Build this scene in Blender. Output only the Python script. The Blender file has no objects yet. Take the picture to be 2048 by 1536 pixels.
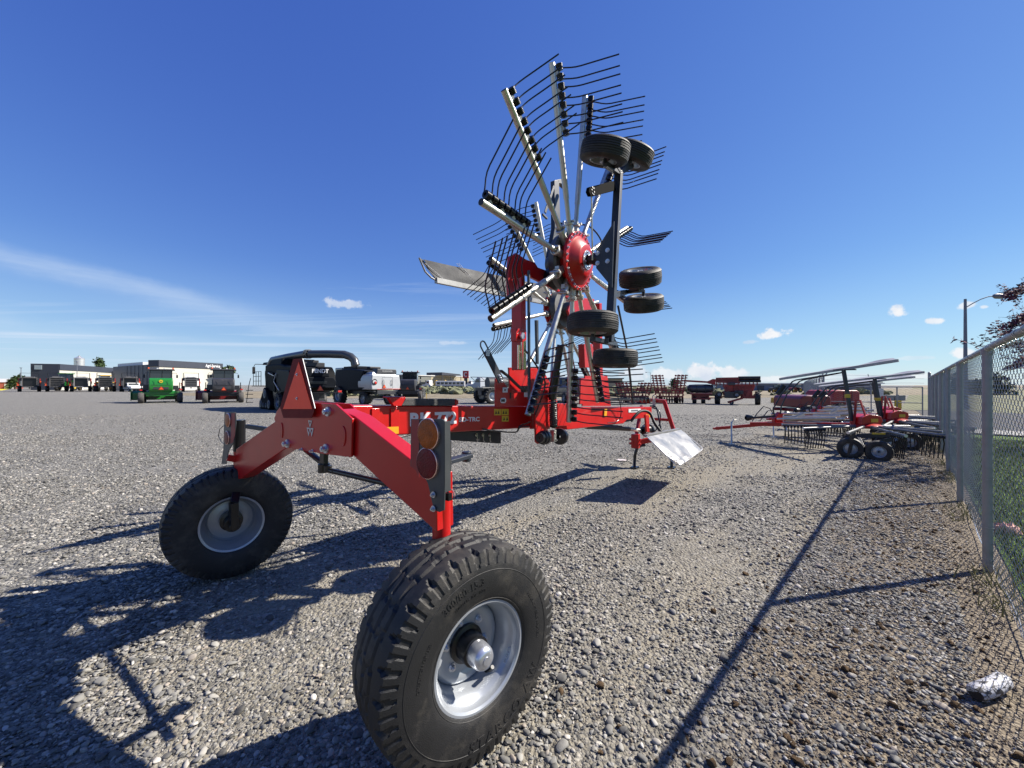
import bpy, math, random
import numpy as np
from mathutils import Vector, Matrix
sc = bpy.context.scene
rnd = random.Random(7)
R = math.radians
V = Vector
# ---------------------------------------------------------------- camera
F0, CX, HZ, CAMH = 770.0, 1024.0, 770.0, 1.53
cam_d = bpy.data.cameras.new('camera'); cam = bpy.data.objects.new('camera', cam_d)
sc.collection.objects.link(cam); sc.camera = cam
cam_d.sensor_width = 36; cam_d.lens = 36*F0/2048; cam_d.clip_start = .05; cam_d.clip_end = 5000
cam.location = (0, 0, CAMH); cam.rotation_euler = (R(90)+math.atan((HZ-768)/F0), 0, 0)
sc.render.resolution_x = 1024; sc.render.resolution_y = 768
# ---------------------------------------------------------------- light
SUN_EL = R(40); SUN_AZ = math.atan2(.975, .22)     # azimuth from +Y towards +X
sd = V((math.sin(SUN_AZ)*math.cos(SUN_EL), math.cos(SUN_AZ)*math.cos(SUN_EL), math.sin(SUN_EL)))
sun_d = bpy.data.lights.new('sun', 'SUN'); sun_d.energy = 5.0; sun_d.angle = R(.5); sun_d.color = (1, .932, .825)
sun = bpy.data.objects.new('sun', sun_d); sc.collection.objects.link(sun)
sun.rotation_euler = (-sd).to_track_quat('-Z', 'Y').to_euler(); sun.location = (20, 5, 20)
vs = sc.view_settings; vs.view_transform = 'Standard'; vs.look = 'None'; vs.gamma = 1; vs.exposure = 1.05

class NT:
    """tiny node helper"""
    def __init__(s, tree): s.t = tree; s.n = tree.nodes; s.l = tree.links
    def node(s, typ, ins=None, **kw):
        n = s.n.new(typ)
        for k, v in kw.items(): setattr(n, k, v)
        for k, v in (ins or {}).items():
            if isinstance(v, bpy.types.NodeSocket): s.l.new(v, n.inputs[k])
            else: n.inputs[k].default_value = v
        return n
    def math(s, op, a, b=None, c=None, clamp=False):
        n = s.node('ShaderNodeMath', operation=op); n.use_clamp = clamp
        for i, v in enumerate((a, b, c)):
            if v is None: continue
            if isinstance(v, bpy.types.NodeSocket): s.l.new(v, n.inputs[i])
            else: n.inputs[i].default_value = v
        return n.outputs[0]
    def mix(s, fac, a, b, typ='MIX'):
        n = s.n.new('ShaderNodeMix'); n.data_type = 'RGBA'; n.blend_type = typ
        for k, v in ((0, fac), (6, a), (7, b)):
            if isinstance(v, bpy.types.NodeSocket): s.l.new(v, n.inputs[k])
            else: n.inputs[k].default_value = (v if k == 0 else (*v, 1) if len(v) == 3 else v)
        return n.outputs[2]
    def ramp(s, fac, stops, interp='LINEAR'):
        n = s.n.new('ShaderNodeValToRGB'); s.l.new(fac, n.inputs[0]); n.color_ramp.interpolation = interp
        e = n.color_ramp.elements
        while len(e) < len(stops): e.new(.5)
        for q, (p, c) in zip(e, stops):
            q.position = p; q.color = (*c, 1) if not isinstance(c, (int, float)) else (c, c, c, 1)
        return n.outputs[0]
    def maprange(s, v, a, b, c=0, d=1, smooth=False):
        n = s.n.new('ShaderNodeMapRange'); s.l.new(v, n.inputs[0])
        if smooth: n.interpolation_type = 'SMOOTHSTEP'
        for i, q in enumerate((a, b, c, d)): n.inputs[i+1].default_value = q
        return n.outputs[0]
    def noise(s, vec, scale, detail=3, rough=.5, dist=0):
        n = s.node('ShaderNodeTexNoise', {'Scale': scale, 'Detail': detail, 'Roughness': rough, 'Distortion': dist})
        if vec is not None: s.l.new(vec, n.inputs['Vector'])
        return n.outputs[0]

# ---------------------------------------------------------------- sky
w = bpy.data.worlds.new('World'); sc.world = w; w.use_nodes = True
t = NT(w.node_tree); w.node_tree.nodes.clear()
sky = t.node('ShaderNodeTexSky', sky_type='NISHITA'); sky.sun_disc = False
sky.sun_elevation = SUN_EL; sky.sun_rotation = SUN_AZ
sky.altitude = 300; sky.air_density = 1.0; sky.dust_density = .08; sky.ozone_density = 3.0
tc = t.node('ShaderNodeTexCoord').outputs['Generated']
sep = t.node('ShaderNodeSeparateXYZ', {0: tc})
x_, y_, z_ = sep.outputs
az = t.math('ARCTAN2', x_, y_); el = t.math('ARCSINE', z_)
# cirrus: noise on a flat layer high above
zz = t.math('MAXIMUM', z_, .02)
pl = t.node('ShaderNodeCombineXYZ', {0: t.math('DIVIDE', x_, zz), 1: t.math('DIVIDE', y_, zz)}).outputs[0]
mp = t.node('ShaderNodeMapping', {'Vector': pl, 'Rotation': (0, 0, R(28)), 'Scale': (.10, .42, 1), 'Location': (1.7, .4, 0)}).outputs[0]
c1 = t.noise(mp, 1.1, 7, .62, .7)
c1 = t.maprange(c1, .50, .84, 0, 1)
mleft = t.maprange(az, R(22), R(-22), 0, 1, True)
melev = t.math('MULTIPLY', t.maprange(el, R(.5), R(5), .3, 1, True), t.maprange(el, R(30), R(12), 0.06, 1, True))
cir = t.math('MULTIPLY', t.math('MULTIPLY', c1, mleft), melev)
# two long streaks at the left
st = t.node('ShaderNodeCombineXYZ', {0: az, 1: el}).outputs[0]
def streak(a0, e0, slope, wid, a1, a2, amp, curve=0.0):
    dz = t.math('SUBTRACT', t.math('SUBTRACT', el, R(e0)), t.math('MULTIPLY', t.math('SUBTRACT', az, R(a0)), slope))
    nn = t.math('MULTIPLY', t.math('SUBTRACT', t.noise(st, 7, 5, .6), .5), R(2.5))
    q = t.math('ABSOLUTE', t.math('ADD', dz, nn))
    m = t.maprange(q, R(wid), 0, 0, 1, True)
    m = t.math('MULTIPLY', m, t.math('MULTIPLY', t.maprange(az, R(a2), R(a2-12), 0, 1, True), t.maprange(az, R(a1), R(a1+8), 0, 1, True)))
    fine = t.node('ShaderNodeMapping', {'Vector': st, 'Scale': (1, 9, 1), 'Rotation': (0, 0, slope)}).outputs[0]
    return t.math('MULTIPLY', m, t.maprange(t.noise(fine, 6, 6, .65), .3, .7, amp*.35, amp))
cir = t.math('ADD', cir, streak(-50, 11, -.14, 1.7, -75, -30, .42))
cir = t.math('ADD', cir, streak(-45, 4.6, -.05, 2.0, -80, -14, .30))
cir = t.math('ADD', cir, streak(-30, 7.5, -.12, 2.6, -50, 2, .16))
cir = t.math('ADD', cir, streak(-50, 2.2, .0, 2.6, -90, 20, .26))
cir = t.math('MINIMUM', cir, .75)
# small cumulus: puffs at fixed directions in the sky
nz = t.noise(st, 42, 6, .62); nzl = t.noise(st, 14, 4, .6)
def px2dir(px, py):
    d = V(((px-CX)/F0, 1, (HZ-py)/F0)); return math.atan2(d.x, d.y), math.atan2(d.z, math.hypot(d.x, d.y)), d
cum = None
for px, py, wx, wy, amp in [(692, 608, 40, 9, .6), (1545, 667, 28, 9, 1), (1500, 684, 18, 4, .5), (1798, 622, 20, 11, 1), (1872, 641, 20, 6, .9),
        (1935, 611, 17, 6, .8), (1968, 614, 10, 4, .7), (1925, 707, 26, 10, .95), (1407, 743, 34, 16, 1), (1465, 747, 34, 12, .9), (1335, 748, 40, 11, .8),
        (1270, 745, 30, 14, .85), (1548, 758, 40, 6, .7), (1640, 756, 30, 7, .55), (1700, 752, 60, 5, .5), (1830, 752, 50, 6, .6), (1830, 716, 40, 4, .35), (905, 686, 30, 4, .3), (1110, 752, 60, 8, .4)]:
    a, e, d = px2dir(px, py)
    sa = wx/F0*math.cos(a)**2*1.05; se = wy/F0*math.cos(a)*1.1
    q1 = t.math('DIVIDE', t.math('SUBTRACT', az, a), sa); q2 = t.math('DIVIDE', t.math('SUBTRACT', el, e), se)
    rr = t.math('SQRT', t.math('ADD', t.math('MULTIPLY', q1, q1), t.math('MULTIPLY', q2, q2)))
    m = t.maprange(t.math('ADD', rr, t.math('MULTIPLY', t.math('SUBTRACT', nz, .5), 2.6)), 1.15, .55, 0, amp, True)
    cum = m if cum is None else t.math('MAXIMUM', cum, m)
cumcol = t.mix(t.maprange(nzl, .35, .6), (4.6, 5.1, 5.9), (6.3, 6.4, 6.6))
haze = t.math('MULTIPLY', t.maprange(el, R(16), R(0), 0, .34, True), 1.0)
skc = t.mix(1.0, sky.outputs[0], (.52, .69, 1.0), 'MULTIPLY')
sx_ = t.node('ShaderNodeSeparateColor', {0: skc})      # the camera rolls off the blue where the sky is brightest
skc = t.node('ShaderNodeCombineColor', {0: sx_.outputs[0], 1: t.math('MULTIPLY', t.math('POWER', t.math('MAXIMUM', sx_.outputs[1], .01), .93), 1.02), 2: t.math('MULTIPLY', t.math('POWER', t.math('MAXIMUM', sx_.outputs[2], .01), .5), 2.18)}).outputs[0]      # the clear, deep blue of dry high-desert air
col = t.mix(haze, skc, (3.7, 4.9, 6.0))
col = t.mix(cir, col, (4.6, 5.4, 6.5))
col = t.mix(cum, col, cumcol)
bg = t.node('ShaderNodeBackground', {'Color': col, 'Strength': .071})
o = t.node('ShaderNodeOutputWorld', {'Surface': bg.outputs[0]})

# ---------------------------------------------------------------- helpers
def P(px, py, Y): return V(((px-CX)/F0*Y, Y, CAMH-(py-HZ)/F0*Y))
def G(px, py):
    Y = CAMH*F0/(py-HZ); return V(((px-CX)/F0*Y, Y, 0))
MATS = {}
def mat(name, col, rough=.5, metal=0., var=0., vscale=8., bump=0., bscale=60., coat=0., trans=0., alpha=1., emit=None, spec=.5, dirt=0., rvar=0.):
    if name in MATS: return MATS[name]
    if metal < .6: col = tuple(c*.80 for c in col)
    m = bpy.data.materials.new(name); m.use_nodes = True; t = NT(m.node_tree); b = m.node_tree.nodes['Principled BSDF']
    b.inputs['Roughness'].default_value = rough; b.inputs['Metallic'].default_value = metal
    b.inputs['Coat Weight'].default_value = coat; b.inputs['Coat Roughness'].default_value = .08
    b.inputs['Transmission Weight'].default_value = trans; b.inputs['Alpha'].default_value = alpha
    b.inputs['Specular IOR Level'].default_value = spec
    c = (*col, 1)
    oc = t.node('ShaderNodeTexCoord').outputs['Object']
    if var or dirt or rvar:
        n = t.noise(oc, vscale, 5, .6)
        lo = tuple(max(0, q*(1-var)) for q in col); hi = tuple(min(1, q*(1+var)) for q in col)
        cc = t.ramp(n, [(.3, lo), (.7, hi)])
        if dirt:
            d = t.maprange(t.noise(oc, vscale*.45, 7, .7), .48, .75, 0, dirt)
            cc = t.mix(d, cc, (.32, .28, .22))
            t.l.new(t.math('ADD', t.math('MULTIPLY', d, .5), rough), b.inputs['Roughness'])
        elif rvar:
            t.l.new(t.maprange(n, .3, .7, rough-rvar, rough+rvar), b.inputs['Roughness'])
        t.l.new(cc, b.inputs['Base Color'])
    else: b.inputs['Base Color'].default_value = c
    if bump:
        bn = t.node('ShaderNodeBump', {'Height': t.noise(oc, bscale, 4, .6), 'Strength': bump, 'Distance': .01})
        t.l.new(bn.outputs[0], b.inputs['Normal'])
    if emit: b.inputs['Emission Color'].default_value = (*emit, 1); b.inputs['Emission Strength'].default_value = 1
    MATS[name] = m; return m

class MB:
    """collects shapes; build() links them as one mesh object"""
    def __init__(s): s.v = []; s.f = []; s.m = []; s.mi = 0; s.X = None
    def add(s, vs, fs):
        o = len(s.v)
        if s.X is not None: vs = [s.X @ V(q) for q in vs]
        s.v += [tuple(q) for q in vs]; s.f += [tuple(i+o for i in f) for f in fs]; s.m += [s.mi]*len(fs); return s
    def box(s, c, d, rot=None, taper=1.0, tapy=None):
        tapy = taper if tapy is None else tapy
        hx, hy, hz = d[0]/2, d[1]/2, d[2]/2; vs = []
        for z, kx, ky in ((-hz, 1, 1), (hz, taper, tapy)):
            for x, y in ((-hx, -hy), (hx, -hy), (hx, hy), (-hx, hy)): vs.append(V((x*kx, y*ky, z)))
        if rot is not None: vs = [rot @ q for q in vs]
        vs = [q+V(c) for q in vs]
        return s.add(vs, [(3, 2, 1, 0), (4, 5, 6, 7), (0, 1, 5, 4), (1, 2, 6, 5), (2, 3, 7, 6), (3, 0, 4, 7)])
    def beam(s, a, b, w, h, up=(0, 0, 1), w2=None, h2=None):
        a, b = V(a), V(b); d = (b-a).normalized(); up = V(up)
        sd_ = d.cross(up).normalized(); u = sd_.cross(d).normalized(); w2 = w2 or w; h2 = h2 or h
        vs = []
        for p, ww, hh in ((a, w, h), (b, w2, h2)):
            for i, j in ((-1, -1), (1, -1), (1, 1), (-1, 1)): vs.append(p+sd_*(i*ww/2)+u*(j*hh/2))
        return s.add(vs, [(3, 2, 1, 0), (4, 5, 6, 7), (0, 1, 5, 4), (1, 2, 6, 5), (2, 3, 7, 6), (3, 0, 4, 7)])
    def cyl(s, a, b, r, r2=None, n=16, caps=True):
        a, b = V(a), V(b); r2 = r if r2 is None else r2
        d = (b-a).normalized(); q = V((0, 0, 1)) if abs(d.z) < .9 else V((1, 0, 0)); e = d.cross(q).normalized(); g = e.cross(d)
        vs = []
        for p, rr in ((a, r), (b, r2)):
            vs += [p+(e*math.cos(2*math.pi*i/n)+g*math.sin(2*math.pi*i/n))*rr for i in range(n)]
        fs = [(i, i+n, (i+1) % n+n, (i+1) % n) for i in range(n)]
        if caps: fs += [tuple(range(n)), tuple(range(2*n-1, n-1, -1))]
        return s.add(vs, fs)
    def tube(s, pts, r, n=6, caps=True):
        pts = [V(p) for p in pts]; rs = r if isinstance(r, (list, tuple)) else [r]*len(pts)
        vs = []; fs = []; prev = None
        for i, p in enumerate(pts):
            d = (pts[min(i+1, len(pts)-1)]-pts[max(i-1, 0)]).normalized()
            if prev is None:
                q = V((0, 0, 1)) if abs(d.z) < .9 else V((1, 0, 0)); e = d.cross(q).normalized()
            else: e = (prev-d*prev.dot(d)).normalized()
            prev = e; g = d.cross(e)
            vs += [p+(e*math.cos(2*math.pi*k/n)+g*math.sin(2*math.pi*k/n))*rs[i] for k in range(n)]
        for i in range(len(pts)-1):
            for k in range(n):
                a = i*n+k; b = i*n+(k+1) % n; fs.append((a, b, b+n, a+n))
        if caps: fs += [tuple(range(n-1, -1, -1)), tuple(range((len(pts)-1)*n, len(pts)*n))]
        return s.add(vs, fs)
    def lathe(s, prof, c, ax, n=32, close=False):
        """prof = [(r, h)] along axis ax from c"""
        c, d = V(c), V(ax).normalized(); q = V((0, 0, 1)) if abs(d.z) < .9 else V((1, 0, 0)); e = d.cross(q).normalized(); g = d.cross(e)
        vs = []; m = len(prof)
        for r, h in prof:
            vs += [c+d*h+(e*math.cos(2*math.pi*i/n)+g*math.sin(2*math.pi*i/n))*max(r, .0004) for i in range(n)]
        fs = []
        for j in range(m if close else m-1):
            for i in range(n):
                a = j*n+i; b = j*n+(i+1) % n; c2 = ((j+1) % m)*n
                fs.append((a, b, c2+(i+1) % n, c2+i))
        return s.add(vs, fs)
    def prism(s, poly, ext):
        """poly = 3-D points of a flat outline, ext = extrusion vector"""
        n = len(poly); ext = V(ext); vs = [V(p) for p in poly]+[V(p)+ext for p in poly]
        return s.add(vs, [tuple(range(n-1, -1, -1)), tuple(range(n, 2*n))]+[(i, (i+1) % n, (i+1) % n+n, i+n) for i in range(n)])
    def hexbolt(s, p, d, r=.012, h=.01):
        p, d = V(p), V(d).normalized(); s.cyl(p, p+d*.003, r*1.45, n=14); s.cyl(p+d*.003, p+d*(h+.003), r, n=6)
        s.cyl(p+d*(h+.003), p+d*(h+.008), r*.5, n=8); return s
    def build(s, name, mats, parent=None, bevel=0, seg=2, sharp=38, smooth=True):
        me = bpy.data.meshes.new(name); me.from_pydata(s.v, [], s.f)
        mats = mats if isinstance(mats, (list, tuple)) else [mats]
        for m in mats: me.materials.append(m)
        if len(mats) > 1: me.polygons.foreach_set('material_index', s.m)
        me.update()
        import bmesh
        bm = bmesh.new(); bm.from_mesh(me); bmesh.ops.recalc_face_normals(bm, faces=bm.faces); bm.to_mesh(me); bm.free()
        if smooth:
            me.polygons.foreach_set('use_smooth', [True]*len(me.polygons)); me.set_sharp_from_angle(angle=R(sharp))
        o = bpy.data.objects.new(name, me); sc.collection.objects.link(o)
        if parent is not None: o.parent = parent
        if bevel:
            b = o.modifiers.new('bevel', 'BEVEL'); b.width = bevel; b.segments = seg; b.limit_method = 'ANGLE'; b.angle_limit = R(40); b.harden_normals = True
        return o
def empty(name, label, cat, loc=(0, 0, 0), rz=0, group=None, scale=1):
    o = bpy.data.objects.new(name, None); sc.collection.objects.link(o); o.empty_display_size = .2
    o.location = loc; o.rotation_euler = (0, 0, rz); o.scale = (scale,)*3; return tag(o, label, cat, group)
def tag(o, label=None, cat=None, group=None, kind=None):
    for k, v in (('label', label), ('category', cat), ('group', group), ('kind', kind)):
        if v: o[k] = v
    return o
def copy_tree(o, parent=None):
    c = o.copy(); sc.collection.objects.link(c)
    if parent is not None: c.parent = parent
    for ch in list(o.children): copy_tree(ch, c)
    return c
def recolor(o, table):
    """give a copied tree other materials: object-level material slots"""
    for q in [o]+list(o.children_recursive):
        if q.type == 'MESH':
            for sl in q.material_slots:
                if sl.material and sl.material.name in table:
                    m_ = table[sl.material.name]; sl.link = 'OBJECT'; sl.material = m_
    return o
def textverts(body, size, ext=.002, off=0., align='LEFT', space=1.0):
    cu = bpy.data.curves.new('txt', 'FONT'); cu.body = body; cu.size = size; cu.extrude = ext; cu.offset = off; cu.align_x = align
    cu.space_character = space; cu.resolution_u = 3
    ob = bpy.data.objects.new('txt', cu); sc.collection.objects.link(ob)
    dg = bpy.context.evaluated_depsgraph_get(); me = bpy.data.meshes.new_from_object(ob.evaluated_get(dg))
    vs = [v.co.copy() for v in me.vertices]; fs = [tuple(p.vertices) for p in me.polygons]
    bpy.data.objects.remove(ob); bpy.data.curves.remove(cu); bpy.data.meshes.remove(me); return vs, fs
def text_on(mb, body, size, o, ex, ey, ext=.002, off=0., fitw=None, shear=0.):
    vs, fs = textverts(body, size, ext, off); ex, ey = V(ex).normalized(), V(ey).normalized(); ez = ex.cross(ey)
    k = 1
    if fitw: k = fitw/max(v.x for v in vs)
    return mb.add([V(o)+ex*((v.x+v.y*shear)*k)+ey*v.y+ez*v.z for v in vs], fs)
def split_tree(root):
    """make every separate piece of every part an object of its own"""
    skip = {'crown', 'foliage', 'trunk', 'branch', 'chain_link_mesh', 'tie_wire', 'tine_arm', 'barbed_wire'}
    for o in list(root.children_recursive)+([root] if root.type == 'MESH' else []):
        if o.type != 'MESH' or o.get('kind') or o.name.split('.')[0] in skip or 'letter' in o.name or 'emblem' in o.name or o.data.users > 1: continue
        me = o.data; nv = len(me.vertices)
        if nv < 16: continue
        co = np.empty(nv*3, np.float32); me.vertices.foreach_get('co', co); co = co.reshape(-1, 3)
        ed = np.empty(len(me.edges)*2, np.int32); me.edges.foreach_get('vertices', ed); ed = ed.reshape(-1, 2)
        lab = np.arange(nv)
        while True:
            m_ = np.minimum(lab[ed[:, 0]], lab[ed[:, 1]]); new = lab.copy(); np.minimum.at(new, ed[:, 0], m_); np.minimum.at(new, ed[:, 1], m_); new = new[new]
            if (new == lab).all(): break
            lab = new
        ids, isl = np.unique(lab, return_inverse=True); k = len(ids)
        if k < 2 or k > 400: continue
        lo = np.full((k, 3), np.inf); hi = np.full((k, 3), -np.inf); np.minimum.at(lo, isl, co); np.maximum.at(hi, isl, co)
        size = (hi-lo).max(1); gap = np.maximum(0, np.maximum(lo[:, None]-hi[None], lo[None]-hi[:, None]))
        near = np.sqrt((gap**2).sum(2)) <= np.maximum(.02, .5*np.maximum(size[:, None], size[None]))
        grp = np.arange(k)
        while True:
            new = np.array([grp[near[i]].min() for i in range(k)]); 
            if (new == grp).all(): break
            grp = new
        gi = np.unique(grp)
        if len(gi) < 2: continue
        polys = [(tuple(p.vertices), p.material_index, p.use_smooth) for p in me.polygons]; vg = grp[isl]
        for n_, g_ in enumerate(gi):
            sel = np.nonzero(vg == g_)[0]; mp_ = {int(a): b for b, a in enumerate(sel)}
            pf = [(tuple(mp_[v] for v in f), mi, sm) for f, mi, sm in polys if f[0] in mp_]
            m2 = bpy.data.meshes.new(me.name); m2.from_pydata([tuple(co[i]) for i in sel], [], [f for f, _, _ in pf])
            for mm in me.materials: m2.materials.append(mm)
            m2.polygons.foreach_set('material_index', [mi for _, mi, _ in pf]); m2.polygons.foreach_set('use_smooth', [sm for _, _, sm in pf]); m2.update()
            if pf[0][2]: m2.set_sharp_from_angle(angle=R(38))
            if n_ == 0: o.data = m2
            else: c = o.copy(); c.data = m2; sc.collection.objects.link(c)
# ---------------------------------------------------------------- shared materials
RED = mat('red_paint', (.50, .009, .009), .30, var=.07, vscale=5, coat=.12, dirt=.035, spec=.4)
REDD = mat('weathered_red_paint', (.36, .02, .02), .42, var=.15, vscale=5, dirt=.2)
GALV = mat('galvanised_tube', (.50, .485, .44), .40, metal=.85, var=.12, vscale=14, rvar=.1)
GALVD = mat('galvanised_post', (.30, .31, .32), .5, metal=.35, var=.15, vscale=9, rvar=.1)
SLATE = mat('slate_grey_paint', (.024, .030, .042), .4, var=.1, vscale=8, dirt=.08)
BLACK = mat('black_steel', (.008, .008, .010), .28, var=.2, vscale=20)
BLKP = mat('black_plastic', (.012, .012, .014), .45, var=.2, vscale=12, dirt=.06)
TYRE = mat('tyre_rubber', (.010, .010, .011), .6, var=.3, vscale=10, bump=.25, bscale=260, dirt=.20)
TYREG = mat('dusty_tyre_rubber', (.075, .070, .065), .85, var=.25, vscale=6, bump=.2, bscale=80)
RIM = mat('silver_rim_paint', (.42, .45, .49), .3, metal=.35, var=.06, vscale=10, dirt=.12)
CHROME = mat('chrome', (.8, .8, .8), .12, metal=1, rvar=.04, vscale=30)
BOLT = mat('zinc_bolt', (.55, .57, .62), .3, metal=.8, var=.15, vscale=40)
ORANGE = mat('fluorescent_orange', (.85, .12, .02), .5, var=.05, vscale=20)
AMBER = mat('amber_lens', (.40, .085, .004), .3, var=.3, vscale=30, bump=.5, bscale=130, spec=.25)
REDLENS = mat('red_lens', (.16, .004, .008), .3, var=.3, vscale=30, bump=.5, bscale=130, spec=.25)
YELLOW = mat('yellow_label', (.65, .45, .03), .5, var=.08, vscale=20)
WHITE = mat('white_paint', (.75, .75, .74), .45, var=.06, vscale=4)
LETTER = mat('white_lettering', (.78, .78, .78), .4, var=.03, vscale=12)
GLASS = mat('dark_glass', (.02, .025, .03), .06, var=.1, vscale=2, coat=1)
DGREY = mat('dark_grey_panel', (.035, .036, .042), .42, var=.2, vscale=3, dirt=.1)
# ================================================================ GROUND
FP = V((3.93, 3.184, 0)); FD = V((.7225, .6914, 0)); FN = V((-.6914, .7225, 0))   # fence foot line, direction, normal into the yard
def gravel_material():
    m = bpy.data.materials.new('gravel_ground'); m.use_nodes = True; t = NT(m.node_tree); b = m.node_tree.nodes['Principled BSDF']
    pos = t.node('ShaderNodeNewGeometry').outputs['Position']
    dist = t.math('SUBTRACT', t.node('ShaderNodeVectorMath', {0: pos, 1: tuple(FN)}, operation='DOT_PRODUCT').outputs['Value'], FN.dot(FP))
    rotm = t.node('ShaderNodeMapping', {'Vector': pos, 'Rotation': (0, 0, -math.atan2(FD.y, FD.x))}).outputs[0]
    strt = t.node('ShaderNodeMapping', {'Vector': rotm, 'Scale': (.22, 1, 1)}).outputs[0]
    # pebbles: two voronoi sizes
    v1 = t.node('ShaderNodeTexVoronoi', {'Vector': pos, 'Scale': 38.0}, feature='F1')
    v2 = t.node('ShaderNodeTexVoronoi', {'Vector': pos, 'Scale': 75.0}, feature='F1')
    g1 = t.node('ShaderNodeSeparateColor', {0: v1.outputs['Color']}).outputs[0]
    g2 = t.node('ShaderNodeSeparateColor', {0: v2.outputs['Color']}).outputs[1]
    peb = t.ramp(g1, [(0, (.05, .05, .048)), (.3, (.11, .108, .098)), (.6, (.20, .193, .174)), (.82, (.29, .279, .249)), (.95, (.41, .39, .35)), (1, (.48, .46, .42))])
    peb2 = t.ramp(g2, [(0, (.06, .06, .055)), (.5, (.145, .142, .133)), (.9, (.27, .26, .23)), (1, (.42, .40, .36))])
    base = t.mix(t.maprange(t.noise(pos, 9, 3), .4, .6), peb, peb2)
    big = t.noise(pos, .35, 5, .6)
    base = t.mix(t.maprange(big, .35, .7, 0, .35), base, (.17, .16, .14))
    # fine silt showing between the stones, in tracks along the fence
    silt = t.math('MULTIPLY', t.maprange(t.noise(strt, .9, 6, .62, .4), .38, .58), t.math('MULTIPLY', t.maprange(dist, .6, 1.3, 0, 1, True), t.maprange(dist, 5.2, 3.4, 0, 1, True)))
    silt = t.math('MULTIPLY', silt, t.maprange(t.noise(pos, 45, 3), .3, .6, .3, 1))
    fine = t.ramp(t.noise(pos, 160, 3, .7), [(.3, (.17, .150, .108)), (.7, (.34, .30, .225))])
    base = t.mix(t.math('MULTIPLY', silt, .85), base, fine)
    # brown soil beside the fence, up to about a metre wide
    edge = t.math('ADD', dist, t.math('MULTIPLY', t.math('SUBTRACT', t.noise(pos, 1.6, 5, .65), .5), 1.9))
    soil = t.maprange(edge, 1.25, .55, 0, .9, True)
    scol = t.ramp(t.noise(pos, 34, 5, .75), [(.26, (.06, .047, .034)), (.5, (.19, .152, .105)), (.75, (.33, .28, .205))])
    base = t.mix(soil, base, scol)
    t.l.new(base, b.inputs['Base Color']); b.inputs['Roughness'].default_value = .9; b.inputs['Specular IOR Level'].default_value = .25
    h = t.math('ADD', t.math('MULTIPLY', v1.outputs['Distance'], -1.0), t.math('MULTIPLY', v2.outputs['Distance'], -.4))
    h = t.math('ADD', h, t.math('MULTIPLY', t.noise(pos, 120, 3, .7), .35))
    bn = t.node('ShaderNodeBump', {'Height': h, 'Strength': .9, 'Distance': .022})
    t.l.new(bn.outputs[0], b.inputs['Normal'])
    return m
def sheet(name, pts, m, z, kind='structure'):
    mb = MB(); mb.add([V((p[0], p[1], z)) for p in pts], [tuple(range(len(pts)))]); o = mb.build(name, m, smooth=False)
    return tag(o, kind=kind)
def gridsheet(name, x0, x1, y0, y1, n, m, z, f=None):
    mb = MB(); vs = []; fs = []
    for j in range(n+1):
        for i in range(n+1):
            x = x0+(x1-x0)*i/n; y = y0+(y1-y0)*j/n; vs.append((x, y, z+(f(x, y) if f else 0)))
    for j in range(n):
        for i in range(n): a = j*(n+1)+i; fs.append((a, a+1, a+n+2, a+n+1))
    mb.add(vs, fs); return tag(mb.build(name, m), kind='structure')
GRAVEL = gravel_material()
# one gravel yard sheet, slightly uneven near the camera and running to the horizon
mb = MB()
xs = sorted(set([-2500, -900, -400, -200, -120, -70, -40, -25]+[x*.5 for x in range(-36, 37)]+[25, 40, 70, 120, 200, 400, 900, 2500]))
ys = sorted(set([-2500, -300, -60, -15, -6]+[y*.5 for y in range(-4, 45)]+[26, 32, 40, 55, 80, 120, 200, 400, 900, 2500]))
import mathutils
def und(x, y):
    if abs(x) > 18 or y > 22 or y < -3: return 0
    k = min(1, (18-abs(x))/4, (22-y)/4)
    return -abs(mathutils.noise.noise(V((x*.5, y*.5, 3.1))))*.035*max(k, 0)
vs_ = [(x, y, und(x, y)) for y in ys for x in xs]; nx = len(xs)
mb.add(vs_, [(j*nx+i, j*nx+i+1, (j+1)*nx+i+1, (j+1)*nx+i) for j in range(len(ys)-1) for i in range(nx-1)])
ground = tag(mb.build('ground', GRAVEL), kind='structure')

def simple_ground(name, stops, scale, bump=.5, dist_=.05, rough=.95, det=8):
    m = bpy.data.materials.new(name); m.use_nodes = True; t = NT(m.node_tree); b = m.node_tree.nodes['Principled BSDF']
    pos = t.node('ShaderNodeNewGeometry').outputs['Position']
    n = t.noise(pos, scale, det, .72); n2 = t.noise(pos, scale*.07, 3, .5)
    c = t.ramp(t.math('ADD', t.math('MULTIPLY', n, .7), t.math('MULTIPLY', n2, .3)), stops)
    t.l.new(c, b.inputs['Base Color']); b.inputs['Roughness'].default_value = rough; b.inputs['Specular IOR Level'].default_value = .2
    bn = t.node('ShaderNodeBump', {'Height': n, 'Strength': bump, 'Distance': dist_}); t.l.new(bn.outputs[0], b.inputs['Normal'])
    return m
M_LAWN = simple_ground('lawn_grass', [(.35, (.030, .060, .012)), (.52, (.075, .135, .022)), (.68, (.14, .20, .045))], 22)
M_ROAD = simple_ground('asphalt', [(.35, (.05, .05, .052)), (.65, (.085, .085, .085))], 60, .3, .01)
M_SAGE = simple_ground('scrub_ground', [(.35, (.10, .085, .055)), (.5, (.20, .17, .12)), (.65, (.30, .26, .18))], .9, .6, .2)
M_FIELD = simple_ground('green_field', [(.35, (.10, .105, .06)), (.65, (.18, .18, .10))], .4, .3, .2)
M_YELLOW = simple_ground('yellow_bloom', [(.3, (.55, .46, .03)), (.7, (.75, .66, .06))], .5, .2, .1)
def fpt(a, b): q = FP+FD*a-FN*b; return (q.x, q.y)      # a along the fence, b beyond it
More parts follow.
